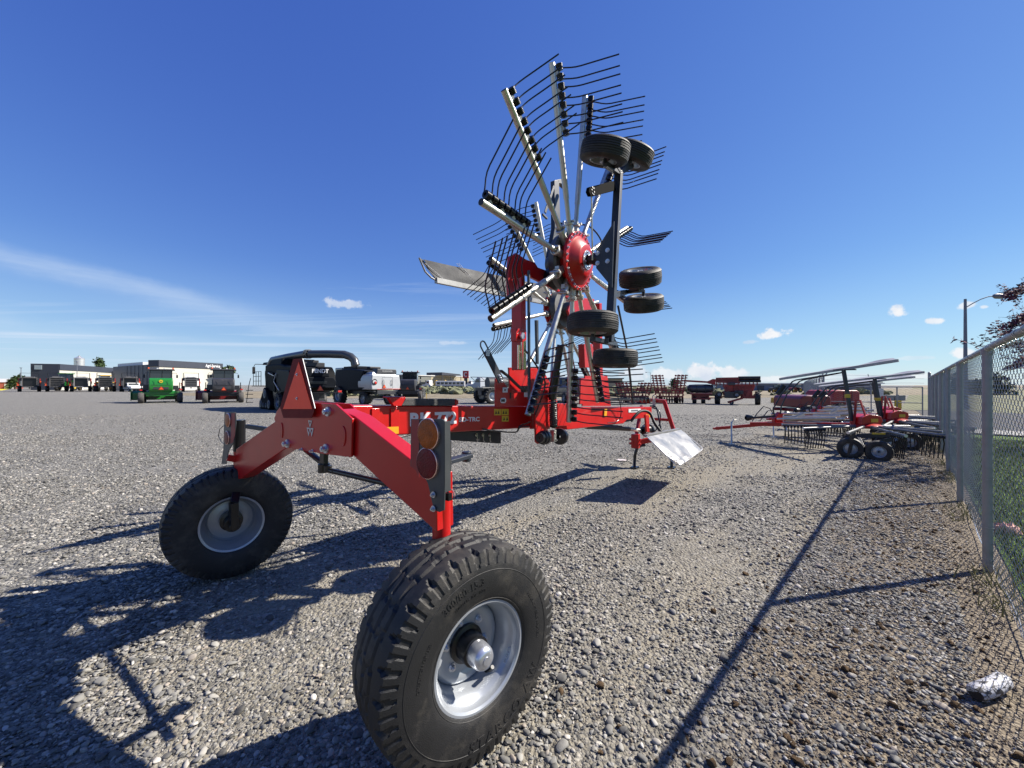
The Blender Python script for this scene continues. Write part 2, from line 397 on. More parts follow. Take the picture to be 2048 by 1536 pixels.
sheet('lawn', [fpt(-8, .12), fpt(13.4, .12), fpt(13.4, 60), fpt(-8, 60)], M_LAWN, .006)
sheet('pavement', [fpt(13.5, .12), fpt(13.5, 60), fpt(15.2, 60), fpt(15.2, .12)], mat('concrete', (.28, .275, .26), .9, var=.1, vscale=2, bump=.2, bscale=40), .05)
sheet('road', [fpt(15.3, .12), fpt(15.3, 90), fpt(29, 90), fpt(29, -.4), fpt(19, .12)], M_ROAD, .008)
sheet('verge', [fpt(29.1, -1), fpt(29.1, 200), fpt(300, 260), fpt(300, -1)], M_FIELD, .006)
sheet('scrubland', [(-62, 66), (-30, 44), (24, 44), (70, 62), (160, 120), (200, 420), (-140, 420), (-60, 150)], M_SAGE, .010)
sheet('yellow_field', [(-300, 150), (-142, 96), (-143, 108), (-240, 185)], M_YELLOW, .012)

# ---- loose stones: point clouds carrying a small node group that puts a lumpy pebble on each point
def pebble_material(name, stops):
    m = bpy.data.materials.new(name); m.use_nodes = True; t = NT(m.node_tree); b = m.node_tree.nodes['Principled BSDF']
    r = t.node('ShaderNodeObjectInfo').outputs['Random']
    c = t.ramp(r, stops)
    n = t.noise(t.node('ShaderNodeNewGeometry').outputs['Position'], 70, 4, .7)
    c = t.mix(t.maprange(n, .35, .75, 0, .45), c, (.17, .158, .135))
    t.l.new(c, b.inputs['Base Color']); b.inputs['Roughness'].default_value = .8; b.inputs['Specular IOR Level'].default_value = .35
    bn = t.node('ShaderNodeBump', {'Height': n, 'Strength': .35, 'Distance': .004}); t.l.new(bn.outputs[0], b.inputs['Normal'])
    return m
def scatter(name, pts, scl, rot, material, variants=5, sub=1, lump=.5, seed=0, blade=False, smooth=True):
    me = bpy.data.meshes.new(name); me.from_pydata([tuple(p) for p in pts], [], [])
    a = me.attributes.new('scl', 'FLOAT_VECTOR', 'POINT'); a.data.foreach_set('vector', np.asarray(scl, dtype=np.float32).ravel())
    a = me.attributes.new('rot', 'FLOAT_VECTOR', 'POINT'); a.data.foreach_set('vector', np.asarray(rot, dtype=np.float32).ravel())
    a = me.attributes.new('pick', 'INT', 'POINT'); a.data.foreach_set('value', np.random.RandomState(seed).randint(0, variants, len(pts)).astype(np.int32))
    o = bpy.data.objects.new(name, me); sc.collection.objects.link(o)
    ng = bpy.data.node_groups.new(name+'_nodes', 'GeometryNodeTree')
    ng.interface.new_socket('Geometry', in_out='INPUT', socket_type='NodeSocketGeometry'); ng.interface.new_socket('Geometry', in_out='OUTPUT', socket_type='NodeSocketGeometry')
    N, L = ng.nodes, ng.links
    gi = N.new('NodeGroupInput'); go = N.new('NodeGroupOutput'); join = N.new('GeometryNodeJoinGeometry')
    for k in range(variants):
        if blade:
            ic = N.new('GeometryNodeMeshCone'); ic.inputs['Vertices'].default_value = 3; ic.inputs['Radius Top'].default_value = .02
            ic.inputs['Radius Bottom'].default_value = .12; ic.inputs['Depth'].default_value = 1.0
        else:
            ic = N.new('GeometryNodeMeshIcoSphere'); ic.inputs['Subdivisions'].default_value = sub+1; ic.inputs['Radius'].default_value = .5
        sp = N.new('GeometryNodeSetPosition'); no = N.new('ShaderNodeTexNoise'); no.noise_dimensions = '4D'; no.inputs['W'].default_value = 3.7*k+seed
        no.inputs['Scale'].default_value = 1.6 if not blade else .8; no.inputs['Detail'].default_value = 1
        sub_ = N.new('ShaderNodeVectorMath'); sub_.operation = 'SUBTRACT'; sub_.inputs[1].default_value = (.5, .5, .5)
        sca = N.new('ShaderNodeVectorMath'); sca.operation = 'SCALE'; sca.inputs['Scale'].default_value = lump*2
        ss = N.new('GeometryNodeSetShadeSmooth'); ss.inputs['Shade Smooth'].default_value = smooth
        sm = N.new('GeometryNodeSetMaterial'); sm.inputs['Material'].default_value = material; gti = N.new('GeometryNodeGeometryToInstance')
        L.new(no.outputs['Color'], sub_.inputs[0]); L.new(sub_.outputs[0], sca.inputs[0]); L.new(sca.outputs[0], sp.inputs['Offset'])
        L.new(ic.outputs[0], sp.inputs[0]); L.new(sp.outputs[0], ss.inputs[0]); L.new(ss.outputs[0], sm.inputs[0]); L.new(sm.outputs[0], gti.inputs[0]); L.new(gti.outputs[0], join.inputs[0])
    iop = N.new('GeometryNodeInstanceOnPoints'); iop.inputs['Pick Instance'].default_value = True
    L.new(gi.outputs[0], iop.inputs['Points']); L.new(join.outputs[0], iop.inputs['Instance'])
    for nm, dt, sock in (('scl', 'FLOAT_VECTOR', 'Scale'), ('rot', 'FLOAT_VECTOR', 'Rotation'), ('pick', 'INT', 'Instance Index')):
        na = N.new('GeometryNodeInputNamedAttribute'); na.data_type = dt; na.inputs[0].default_value = nm
        L.new(na.outputs[0], iop.inputs[sock])
    L.new(iop.outputs[0], go.inputs[0])
    md = o.modifiers.new('scatter', 'NODES'); md.node_group = ng
    return tag(o, kind='stuff')
RS = np.random.RandomState(11)
def band(n, y0, y1, xk=1.42):
    """points spread evenly over the ground between two distances from the photographer"""
    y = np.sqrt(RS.uniform(y0*y0, y1*y1, n)); x = RS.uniform(-1, 1, n)*xk*y; return x, y
vund = np.vectorize(und)
def fdist(x, y): return (x-FP.x)*FN.x+(y-FP.y)*FN.y
PEB = pebble_material('pebble', [(0, (.045, .045, .044)), (.22, (.095, .094, .088)), (.48, (.165, .161, .149)), (.72, (.25, .242, .217)), (.86, (.34, .329, .298)), (.93, (.28, .235, .19)), (1, (.50, .48, .44))])
PX, PY, PS = [], [], []
for n, y0, y1, s0, s1, sg in ((90000, .9, 3.2, .0095, .0125, .46), (95000, 3.2, 6.5, .0125, .0155, .44), (70000, 6.5, 12, .017, .021, .35), (26000, 12, 20, .024, .028, .3)):
    x, y = band(n, y0, y1)
    s = RS.uniform(s0, s1, n)*np.exp(RS.normal(0, sg, n))
    # patches where stones lie thicker / thinner
    ph = np.array([mathutils.noise.noise(V((a*.9, b*.9, 5))) for a, b in zip(x, y)])
    d = fdist(x, y)
    ph2 = np.array([mathutils.noise.noise(V(((a*FD.x+b*FD.y)*.28, (a*FN.x+b*FN.y)*1.1, 2))) for a, b in zip(x, y)])
    keep = (d > .2) & (RS.rand(n) < np.clip(.72+ph*.9, .12, 1)*np.where(d < .9, .68, 1)*np.where((d > .9) & (d < 4.2), np.clip(.66+ph2*1.3, .2, 1), 1))
    PX.append(x[keep]); PY.append(y[keep]); PS.append(s[keep])
x = np.concatenate(PX); y = np.concatenate(PY); s = np.clip(np.concatenate(PS), .006, .045); n = len(x)
z = vund(x, y)+s*.16
scl = np.stack([s*RS.uniform(.9, 1.45, n), s*RS.uniform(.8, 1.1, n), s*RS.uniform(.45, .75, n)], 1)
rot = np.stack([RS.normal(0, .25, n), RS.normal(0, .25, n), RS.uniform(0, 6.283, n)], 1)
scatter('gravel_stones', np.stack([x, y, z], 1), scl, rot, PEB, sub=1, lump=.42, seed=3)
# dark clods of earth near the fence
n = 2200; a = RS.uniform(-4, 16, n); b = np.abs(RS.normal(.55, .45, n))+.08; x = FP.x+FD.x*a+FN.x*b; y = FP.y+FD.y*a+FN.y*b
s = np.clip(.0155*np.exp(RS.normal(0, .45, n)), .005, .034); CLOD = mat('soil_clod', (.13, .088, .052), .95, var=.45, vscale=30, bump=.6, bscale=90, spec=.1)
scatter('soil_clods', np.stack([x, y, vund(x, y)+s*.2], 1), np.stack([s*1.2, s, s*.8], 1), np.stack([RS.normal(0, .4, n), RS.normal(0, .4, n), RS.uniform(0, 6.28, n)], 1), CLOD, sub=1, lump=.7, seed=8)
# crumbs of earth and grit in the soil strip
n = 42000; a = RS.uniform(-3.6, 10, n); b = np.abs(RS.normal(.45, .5, n))+.02; x = FP.x+FD.x*a+FN.x*b; y = FP.y+FD.y*a+FN.y*b; kk = y > .8; x, y = x[kk], y[kk]; n = len(x)
s = np.clip(.0075*np.exp(RS.normal(0, .45, n)), .003, .02)
CRM = pebble_material('grit', [(0, (.07, .05, .035)), (.35, (.15, .115, .08)), (.7, (.27, .225, .16)), (.9, (.36, .32, .26)), (1, (.5, .48, .44))])
scatter('soil_grit', np.stack([x, y, vund(x, y)+s*.2], 1), np.stack([s*1.3, s, s*.7], 1), np.stack([RS.normal(0, .4, n), RS.normal(0, .4, n), RS.uniform(0, 6.28, n)], 1), CRM, sub=0, lump=.6, seed=14)
# lawn blades beyond the fence
n = 46000; a = RS.uniform(-3.5, 12, n); b = .15+RS.rand(n)**1.5*6; x = FP.x+FD.x*a-FN.x*b; y = FP.y+FD.y*a-FN.y*b; h = RS.uniform(.04, .09, n)
GRS = mat('grass_blade', (.085, .135, .035), .7, var=.5, vscale=3, spec=.2)
scatter('lawn_blades', np.stack([x, y, h*.3], 1), np.stack([h*.5, h*.5, h], 1), np.stack([RS.normal(0, .45, n), RS.normal(0, .45, n), RS.uniform(0, 6.28, n)], 1), GRS, variants=3, lump=.25, seed=4, blade=True)
# weeds along the fence foot
n = 2500; a = RS.uniform(-3.5, 17, n); b = RS.normal(-.02, .09, n); kk = np.array([mathutils.noise.noise(V((q*.8, 1, 1))) for q in a]) > .05
a, b = a[kk], b[kk]; n = len(a); x = FP.x+FD.x*a+FN.x*b; y = FP.y+FD.y*a+FN.y*b; h = RS.uniform(.05, .13, n)
scatter('fence_weeds', np.stack([x, y, h*.35], 1), np.stack([h*.4, h*.4, h], 1), np.stack([RS.normal(0, .5, n), RS.normal(0, .5, n), RS.uniform(0, 6.28, n)], 1), mat('dry_weed', (.22, .21, .08), .8, var=.4, vscale=5), variants=3, lump=.3, seed=5, blade=True)
# sagebrush on the scrubland
n = 2600; x = RS.uniform(-30, 60, n); y = RS.uniform(46, 130, n); kk = (y > 47+np.abs(x)*.15) & ((x/y < .30) | (RS.rand(n) < .25)) & (np.array([mathutils.noise.noise(V((p*.06, q*.06, 9))) for p, q in zip(x, y)]) > -.12)
x, y = x[kk], y[kk]; n = len(x); s = RS.uniform(.5, 1.3, n)
scatter('sagebrush', np.stack([x, y, s*.28], 1), np.stack([s*1.3, s*1.2, s*.8], 1), np.stack([RS.normal(0, .2, n), RS.normal(0, .2, n), RS.uniform(0, 6.28, n)], 1),
        mat('sage_leaf', (.20, .21, .13), .95, var=.4, vscale=2.5, bump=1, bscale=9, spec=.1), sub=2, lump=1.0, seed=6, smooth=False)
# far hedges of trees on the horizon are separate things (below)
# ================================================================ FENCE
fz = 1.83
fence = empty('chain_link_fence', 'long galvanised chain-link fence with round posts and top rail running along the right side', 'fence', tuple(FP), 0)
def FL(a, b, z): return FD*a+FN*b+V((0, 0, z))          # local to the fence root
posts_a = [-5.5, -2.75, 0, 2.78, 5.35, 8.0, 10.5, 13.0, 15.4]
for a in posts_a:
    mb = MB(); mb.cyl(FL(a, 0, -.02), FL(a, 0, fz-.035), .030, n=20)
    mb.cyl(FL(a, 0, fz-.05), FL(a, 0, fz-.005), .036, n=20); mb.cyl(FL(a, 0, fz-.005), FL(a, 0, fz+.02), .036, .012, n=20)
    for z in (.35, .75, 1.15, 1.5): mb.cyl(FL(a, 0, z), FL(a, 0, z+.006), .0335, n=16)
    mb.build('post', GALVD, fence)
mb = MB(); mb.cyl(FL(17.72, 0, 0), FL(17.72, 0, 2.02), .045, n=20); mb.cyl(FL(17.72, 0, 2.02), FL(17.72, 0, 2.06), .05, .01, n=20); mb.build('corner_post', GALVD, fence)
mb = MB()
for i in range(len(posts_a)): 
    a0 = posts_a[i]; a1 = posts_a[i+1] if i+1 < len(posts_a) else 17.7
    mb.cyl(FL(a0, 0, fz+.0), FL(a1, 0, fz+.0), .0215, n=16)
    m_ = (a0+a1)/2; mb.cyl(FL(m_-.06, 0, fz), FL(m_+.06, 0, fz), .0245, n=16)
mb.build('top_rail', GALVD, fence)
mb = MB(); p = .060; r = .0023; a0, a1 = -5.4, 17.6
vs, fs = [], []
def wire(pts, r):
    o = len(vs); n = 3
    for q, e in pts:
        for k in range(n):
            an = 2*math.pi*k/n; vs.append((q+FN*(math.cos(an)*r)+e*(math.sin(an)*r)))
    for i in range(len(pts)-1):
        for k in range(n): a = o+i*n+k; b = o+i*n+(k+1) % n; fs.append((a, b, b+n, a+n))
i = 0; x = a0; zs = .034
while x < a1:
    pts = []; nk = int((fz-.01)/zs)
    for k in range(nk+1):
        sgn = 1 if (k+i) % 2 else -1
        # alternate wires interlock: every wire is a flattened spiral
        bulge = .035*math.sin(x*1.3)*math.sin(k*zs*1.6)
        pts.append((FL(x+sgn*p/2*1.04, -.026+(.0025 if sgn > 0 else -.0025)+bulge*.4, .02+k*zs), FD))
    wire(pts, r); x += p; i += 1
mb.add(vs, fs)
# knuckled selvage top and bottom and tie wires
mb.build('chain_link_mesh', mat('galvanised_wire', (.42, .43, .43), .38, metal=.75, var=.15, vscale=30), fence, smooth=True, sharp=180)
mb = MB()
for i in range(int((a1-a0)/.31)):
    a = a0+i*.31; mb.tube([FL(a, 0, fz)+FN*(math.cos(q)*.026)+V((0, 0, math.sin(q)*.026)) for q in [k*math.pi/5 for k in range(11)]], .002, 4)
mb.tube([FL(a, -.028+.01*math.sin(a*2.2), .045+.012*math.sin(a*5)) for a in np.linspace(a0, a1, 90)], .0035, 5)
mb.build('tie_wire', mat('bright_wire', (.6, .62, .64), .35, metal=.7, var=.1, vscale=30), fence)

# gate and the fence that runs away behind it
corner = FP+FD*17.72
g0 = corner+V((-.15, .05, 0)); g1 = V((14.0, 17.3, 0)); gd = (g1-g0); gl = gd.length; gd.normalize()
gate = empty('yard_gate', 'grey pipe gate with a small white sign closing the far end of the fence', 'gate', tuple(g0))
mb = MB()
def GL(a, z, o=0): return gd*a+V((0, 0, z))+V((gd.y, -gd.x, 0))*o
for z in (.12, 1.45): mb.cyl(GL(0.05, z), GL(gl-.1, z), .024, n=10)
mb.cyl(GL(.05, .8), GL(gl-.1, .8), .018, n=10)
for a in (.05, gl*.25, gl*.5, gl*.75, gl-.1): mb.cyl(GL(a, .1), GL(a, 1.45), .022, n=10)
mb.build('gate_frame', GALVD, gate)
def chainpanel(fn, a0, a1, z0, z1, p=.09, r=.0022):
    mb = MB(); vs2, fs2 = [], []
    nk = int((z1-z0)/(p/2)); x = a0; i = 0
    while x < a1:
        o = len(vs2)
        for k in range(nk+1):
            q = fn(x+(p/2 if (k+i) % 2 else -p/2), z0+k*p/2)
            vs2 += [q+V((r, 0, 0)), q+V((-r, r, 0)), q+V((0, -r, r))]
        for k in range(nk):
            for j in range(3): a = o+k*3+j; b = o+k*3+(j+1) % 3; fs2.append((a, b, b+3, a+3))
        x += p; i += 1
    return mb.add(vs2, fs2)
chainpanel(GL, .1, gl-.15, .12, 1.44).build('chain_link_mesh', GALVD, gate)
mb = MB(); mb.box(GL(gl*.42, 1.22, .03), (.36, .02, .34)); mb.build('sign', WHITE, gate)
mb = MB()
for z in (1.6, 1.78, 1.95): mb.tube([GL(a, z+.015*math.sin(a*3), 0) for a in np.linspace(0, gl, 12)], .004, 4)
for a in (gl*.5, gl): mb.cyl(GL(a, 1.4), GL(a+.1, 2.0), .014, n=6)
mb.build('barbed_wire', GALVD, gate)
ye = tag(None or MB().box((0, 0, 0), (.26, .06, .34), taper=.96).box((0, -.04, .02), (.12, .03, .2)).build('gate_lock_box', mat('safety_yellow', (.65, .45, .02), .5, var=.1, vscale=5)), 'yellow box strapped to the pipe gate below its white sign', 'box')
ye.location = g0+GL(.75, .72, .06)
d2 = V((12.2, 16.5, 0)).normalized()
far = empty('perimeter_fence', 'barbed-wire topped perimeter fence running away behind the parked rakes', 'fence', tuple(g1))
def PL(a, z): return d2*a+V((0, 0, z))
for i, a in enumerate(range(0, 62, 4)):
    mb = MB(); mb.cyl(PL(a, 0), PL(a, 1.9), .04, n=8); mb.cyl(PL(a, 1.88), PL(a, 2.15)+V((.22, 0, 0)), .02, n=6); mb.build('post', GALVD, far)
mb = MB(); mb.cyl(PL(0, 1.86), PL(60, 1.86), .025, n=8)
for k in range(3): mb.tube([PL(0, 1.95+k*.08)+V((.07*k, 0, 0)), PL(60, 1.95+k*.08)+V((.07*k, 0, 0))], .006, 4)
mb.build('top_rail', GALVD, far)
chainpanel(PL, 0, 60, .05, 1.84, p=.16, r=.0018).build('chain_link_mesh', GALVD, far)

# street lamp beyond the fence
lb = P(1931, HZ, 24); lamp = empty('street_lamp', 'tall grey street lamp with a curved arm standing beyond the chain-link fence', 'street lamp', (lb.x, lb.y, 0))
top = CAMH+(HZ-598)/F0*24
mb = MB(); mb.cyl((0, 0, 0), (0, 0, top), .115, .065, n=20); mb.cyl((0, 0, 0), (0, 0, .3), .17, n=20); mb.build('pole', mat('pole_grey', (.20, .215, .25), .5, metal=.3, var=.1, vscale=3), lamp)
mb = MB(); mb.tube([(0, 0, top-.55), (.45, 0, top-.28), (.95, 0, top-.02), (1.4, 0, top+.14), (1.85, 0, top+.2)], .03, 8); mb.build('arm', MATS['pole_grey'], lamp)
mb = MB(); mb.lathe([(.0, 0), (.10, .04), (.17, .2), (.16, .5), (.10, .8), (.02, .95)], (1.75, 0, top+.2), (1, 0, -.06), 16); mb.build('lamp_head', mat('lamp_head_grey', (.2, .21, .24), .45, var=.1, vscale=3), lamp)

# ---- trees
def leaf_crown(mb, c, rad, n, size, seed, squash=.8, lumps=7):
    r = random.Random(seed); c = V(c)
    cs = []
    for _ in range(lumps):
        d = V((r.gauss(0, 1), r.gauss(0, 1), r.gauss(0, 1))).normalized(); cs.append((c+V((d.x, d.y, d.z*squash))*rad*r.uniform(.25, .7), rad*r.uniform(.35, .6)))
    for _ in range(n):
        q, rr = r.choice(cs); d = V((r.gauss(0, 1), r.gauss(0, 1), r.gauss(0, 1))).normalized()
        p = q+d*rr*(r.random()**.45); s = size*r.uniform(.6, 1.4)
        e = V((r.gauss(0, 1), r.gauss(0, 1), r.gauss(0, 1))).normalized(); g = e.cross(d if abs(e.dot(d)) < .9 else V((1, .2, .1))).normalized()
        mb.add([p, p+e*s*.5+g*s*.28, p+e*s, p+e*s*.5-g*s*.28], [(0, 1, 2, 3)])
    return cs
def tree(name, label, loc, h, rad, leafmat, barkmat, seed, n=2500, size=.12, trunk=.12, squash=.8, group=None):
    root = empty(name, label, 'tree', loc, group=group); c = V((0, 0, h-rad*squash))
    mc = MB(); cs = leaf_crown(mc, c, rad, n, size, seed, squash); mc.build('crown', leafmat, root, smooth=False)
    mt = MB(); mt.tube([(0, 0, 0), (.04, .02, h*.25), (-.02, .05, c.z*.7), (0, 0, c.z)], [trunk, trunk*.8, trunk*.6, trunk*.3], 8)
    for q, rr in cs: mt.tube([(0, 0, c.z*.6), (q*.5+V((0, 0, c.z*.35))), q], [trunk*.4, trunk*.25, trunk*.08], 5)
    mt.build('trunk', barkmat, root); return root
BARK = mat('bark', (.075, .058, .045), .9, var=.35, vscale=12, bump=.8, bscale=30)
def leafm(name, col): return mat(name, col, .6, var=.45, vscale=4, spec=.3)
tree('purple_leaf_tree', 'purple-leaved tree overhanging the chain-link fence at the right edge', (15.6, 8.6, 0), 5.2, 2.3, mat('purple_leaf', (.15, .055, .07), .8, var=.5, vscale=4, spec=.1), BARK, 3, n=9000, size=.075, trunk=.11)
# drooping side shoots of that tree which reach over the fence
def shoot(parent, pts, n, seed):
    r = random.Random(seed); mb = MB(); pts = [V(p) for p in pts]; tw = MB(); tw.tube(pts, [.014]+[.006]*(len(pts)-1), 5)
    twigs = []
    for _ in range(n//11):
        i = r.randrange(len(pts)-1); a = pts[i].lerp(pts[i+1], r.random()); e = a+V((r.gauss(0, .12), r.gauss(0, .12), r.gauss(.02, .12))); tw.tube([a, a.lerp(e, .5)+V((0, 0, .02)), e], [.004, .003, .0015], 4); twigs.append((a, e))
    tw.build('branch', BARK, parent)
    for _ in range(n):
        a, e_ = twigs[r.randrange(len(twigs))]; p = a.lerp(e_, r.uniform(.15, 1.05))+V((r.gauss(0, .022), r.gauss(0, .022), r.gauss(0, .022))); s = r.uniform(.045, .08)
        e = V((r.gauss(0, 1), r.gauss(0, 1), r.gauss(0, 1))).normalized(); g = e.orthogonal().normalized()
        mb.add([p, p+e*s*.5+g*s*.3, p+e*s, p+e*s*.5-g*s*.3], [(0, 1, 2, 3)])
    mb.build('foliage', MATS['purple_leaf'], parent, smooth=False)
pt_ = [o for o in sc.objects if o.name == 'purple_leaf_tree'][0]
def pl(px, py, Y): return P(px, py, Y)-V(pt_.location)
shoot(pt_, [pl(2160, 560, 8.4), pl(2080, 610, 7.8), pl(2040, 640, 7.4), pl(2012, 668, 7.0)], 1500, 1)
shoot(pt_, [pl(2140, 520, 8.6), pl(2075, 570, 8.0), pl(2036, 582, 7.7), pl(2012, 592, 7.5)], 800, 2)
shoot(pt_, [pl(2150, 590, 8.0), pl(2090, 650, 7.2), pl(2040, 690, 6.8), pl(1990, 690, 6.6), pl(1952, 693, 6.5)], 420, 4)
shoot(pt_, [pl(2150, 640, 7.6), pl(2090, 700, 7.0), pl(2050, 720, 6.7), pl(2030, 735, 6.5)], 800, 5)
# street tree that stands beyond the lawn, seen through the mesh
tree('young_green_tree', 'small green tree seen through the chain-link mesh on the far side of the lawn', (16.5, 10.5, 0), 2.6, .8, leafm('fresh_green_leaf', (.10, .15, .03)), BARK, 9, n=1500, size=.09, trunk=.05)
HED = leafm('hedge_leaf', (.045, .075, .022))
for i, (px, Y, h, r_, lab) in enumerate([(1985, 60, 3.4, 3.0, 'dark bushy tree seen low through the mesh across the street, right one'), (1925, 64, 3.0, 2.6, 'dark bushy tree seen low through the mesh across the street, left one'), (20, 150, 3.6, 1.9, 'dark round tree at the left edge beyond the yellow field'), (30, 140, 4.6, 2.0, 'dark tree at the far left beside the small farm building'),
        (37, 136, 5.2, 2.2, 'taller dark tree left of the windrower row'), (199, 170, 14.5, 3.2, 'dark conifer rising behind the low black-topped shop'), (456, 120, 7.4, 1.7, 'green tree just right of the white shop with white lettering'),
        (1348, 180, 4.6, 4.2, 'low dark bush behind the red air cart')]):
    b = P(px, HZ, Y); tree('distant_tree', lab, (b.x, b.y, 0), h, r_, HED, BARK, 20+i, n=900, size=.8, trunk=.25, squash=.9 if i != 5 else 1.3)
# small litter and the white log
LOGM = bpy.data.materials.new('white_cracked_bark'); LOGM.use_nodes = True; t = NT(LOGM.node_tree)
oc = t.node('ShaderNodeMapping', {'Vector': t.node('ShaderNodeTexCoord').outputs['Object'], 'Scale': (24, 75, 75)}).outputs[0]
vv = t.node('ShaderNodeTexVoronoi', {'Vector': oc, 'Scale': 1.0, 'Randomness': .9}, feature='DISTANCE_TO_EDGE').outputs['Distance']
vc = t.node('ShaderNodeSeparateColor', {0: t.node('ShaderNodeTexVoronoi', {'Vector': oc, 'Scale': 1.0, 'Randomness': .9}).outputs['Color']}).outputs[0]
dark = t.math('MAXIMUM', t.maprange(vv, .09, .03), t.math('GREATER_THAN', vc, .80))
bb = LOGM.node_tree.nodes['Principled BSDF']; t.l.new(t.mix(dark, (.46, .46, .48), (.03, .028, .03)), bb.inputs['Base Color']); bb.inputs['Roughness'].default_value = .6
lg = G(1982, 1388); a = V((-.105, -.035, 0)); mb = MB()
pts = [V((-.125, -.035, .032)), V((-.112, -.03, .036)), V((.0, 0, .038)), V((.10, .038, .040)), V((.125, .048, .040))]
mb.tube(pts, [.031, .037, .038, .037, .027], 20)
mb.mi = 1; mb.tube([pts[0]+V((.004, 0, 0)), pts[0]-V((.003, .001, 0))], [.029, .026], 16)
lgo = tag(mb.build('bark_log', [LOGM, mat('dark_core', (.03, .022, .018), .9, var=.4, vscale=40)], sharp=50), 'short white log with black cracked bark lying on the soil by the fence', 'log'); lgo.location = (lg.x, lg.y, 0)
def litter(name, label, cat, loc, m, s, seed, flat=.3):
    r = random.Random(seed); mb = MB(); n = 12; vs = [V((0, 0, s*flat*.9))]; fs = []
    for ring, (k, z) in enumerate(((.5, flat), (.85, flat*.7), (1, .02))):
        for i in range(n):
            a = 2*math.pi*i/n; q = k*s*(1+r.uniform(-.25, .25)); vs.append(V((q*math.cos(a), q*.7*math.sin(a), s*z*(1+r.uniform(-.5, .4)))))
    for i in range(n):
        fs.append((0, 1+i, 1+(i+1) % n))
        for k in range(2): o_ = 1+k*n; fs.append((o_+i, o_+n+i, o_+n+(i+1) % n, o_+(i+1) % n))
    mb.add(vs, fs); o = mb.build(name, m, smooth=False); o.location = loc; return tag(o, label, cat)
q = G(2010, 1066); litter('paper_sack', 'crumpled white and pink sack lying on the lawn behind the fence', 'sack', (q.x, q.y, .01), mat('pinkish_paper', (.75, .40, .32), .8, var=.5, vscale=14), .11, 2, .75)
q = G(1243, 921); litter('plastic_scrap', 'thin white and pink strip of plastic lying on the gravel near the headstock legs', 'litter', (q.x, q.y, .01), mat('white_plastic', (.75, .66, .64), .5, var=.1, vscale=20), .10, 4, .08)
# ================================================================ THE TALL HAY RAKE
U = V((.602, .799, 0)); VR = V((.799, -.602, 0)); O3 = V((-1.21, 2.34, 0))
rake = empty('hay_rake', 'big red twin-rotor hay rake folded upright for transport, standing in the foreground', 'hay rake', tuple(O3), math.atan2(U.y, U.x))
CAMV = V((0, 0, CAMH))
def loc(p): d = V(p)-O3; return V((d.dot(U), -d.dot(VR), p[2]))          # world -> rake local (s, -t, z)
def L(s, t_, z): return V((s, -t_, z))
def ray(px, py): return V(((px-CX)/F0, 1, (HZ-py)/F0))
def Rt(px, py, t_):            # point on the upright plane at lateral offset t
    d = ray(px, py); k = (t_-(CAMV-O3).dot(VR))/d.dot(VR); return loc(CAMV+d*k)
def Fs(px, py, s):             # point on the upright plane at distance s along the machine
    d = ray(px, py); k = (s-(CAMV-O3).dot(U))/d.dot(U); return loc(CAMV+d*k)
E_T = V((0, -1, 0)); E_S = V((1, 0, 0)); E_Z = V((0, 0, 1))
def part(mb, name, m, parent=None, **k): return mb.build(name, m, parent or rake, **k)

# ---- wheels with a ribbed implement tyre
def tyre_mesh(mb, c, ax, Rr, W, rb, nth=360, tread=True, groove=.011, period=52):
    c, d = V(c), V(ax).normalized(); q = V((0, 0, 1)); e = (q-d*q.dot(d)).normalized(); g = d.cross(e)
    hw = W/2
    prof = []   # (r, x, kind) from inner bead round to outer bead
    side = [(rb, .80), (rb+.006, .86), (rb+.02, .93), (rb+.045, .985), (rb+(Rr-rb)*.45, 1.0), (rb+(Rr-rb)*.62, .985), (rb+(Rr-rb)*.70, .965)]
    for r_, x in side: prof.append((r_, -x*hw, 0))
    nsh = 7
    for i in range(nsh): k = (i+1)/nsh; prof.append((rb+(Rr-rb)*(.70+.235*k), -hw*(.965-.10*k), 1+k))
    ncr = 26
    for i in range(1, ncr): x = -.865+1.73*i/ncr; prof.append((Rr-(Rr-rb)*.065*abs(x/.865)**2.6, x*hw, 3))
    for r_, x, k in list(reversed(prof[:len(side)+nsh])): prof.append((r_, -x, k))
    vs, fs = [], []; m = len(prof)
    for j, (r_, x, kind) in enumerate(prof):
        for i in range(nth):
            a = 2*math.pi*i/nth; dr = 0
            if tread and kind:
                sgn = 1 if x > 0 else -1; ph = (i*period/nth+(.5 if sgn < 0 else 0)) % 1; ph2 = (i*period/2/nth) % 1
                xn = abs(x)/hw
                if kind < 3:      # shoulder: wedge-shaped notches that widen towards the sidewall
                    k = kind-1; wdt = .17+.16*(1-k)*0+.10*k; big = int(i*period/nth) % 2 == 0
                    if abs(ph-.5) < wdt*(1.0 if big else .72): dr = -groove*(1.35 if k > .12 else 0)
                else:
                    zig = .05*(1-abs(2*((i*period/4/nth) % 1)-1)*2)
                    if abs(xn-.36+zig) < .045 or abs(xn-.02+(zig if x > 0 else -zig)) < .028: dr = -groove
                    elif xn > .60 and abs(ph-.5) < (.27*(xn-.56)/.3) and int(i*period/nth) % 2 == 0: dr = -groove*1.2
                    elif .12 < xn < .30 and abs(ph2-.5+(xn-.2)*1.5) < .07: dr = -groove*.6
            vs.append(c+d*x+(e*math.cos(a)+g*math.sin(a))*(r_+dr))
    for j in range(m-1):
        for i in range(nth):
            a = j*nth+i; b = j*nth+(i+1) % nth; fs.append((a, b, b+nth, a+nth))
    return mb.add(vs, fs)
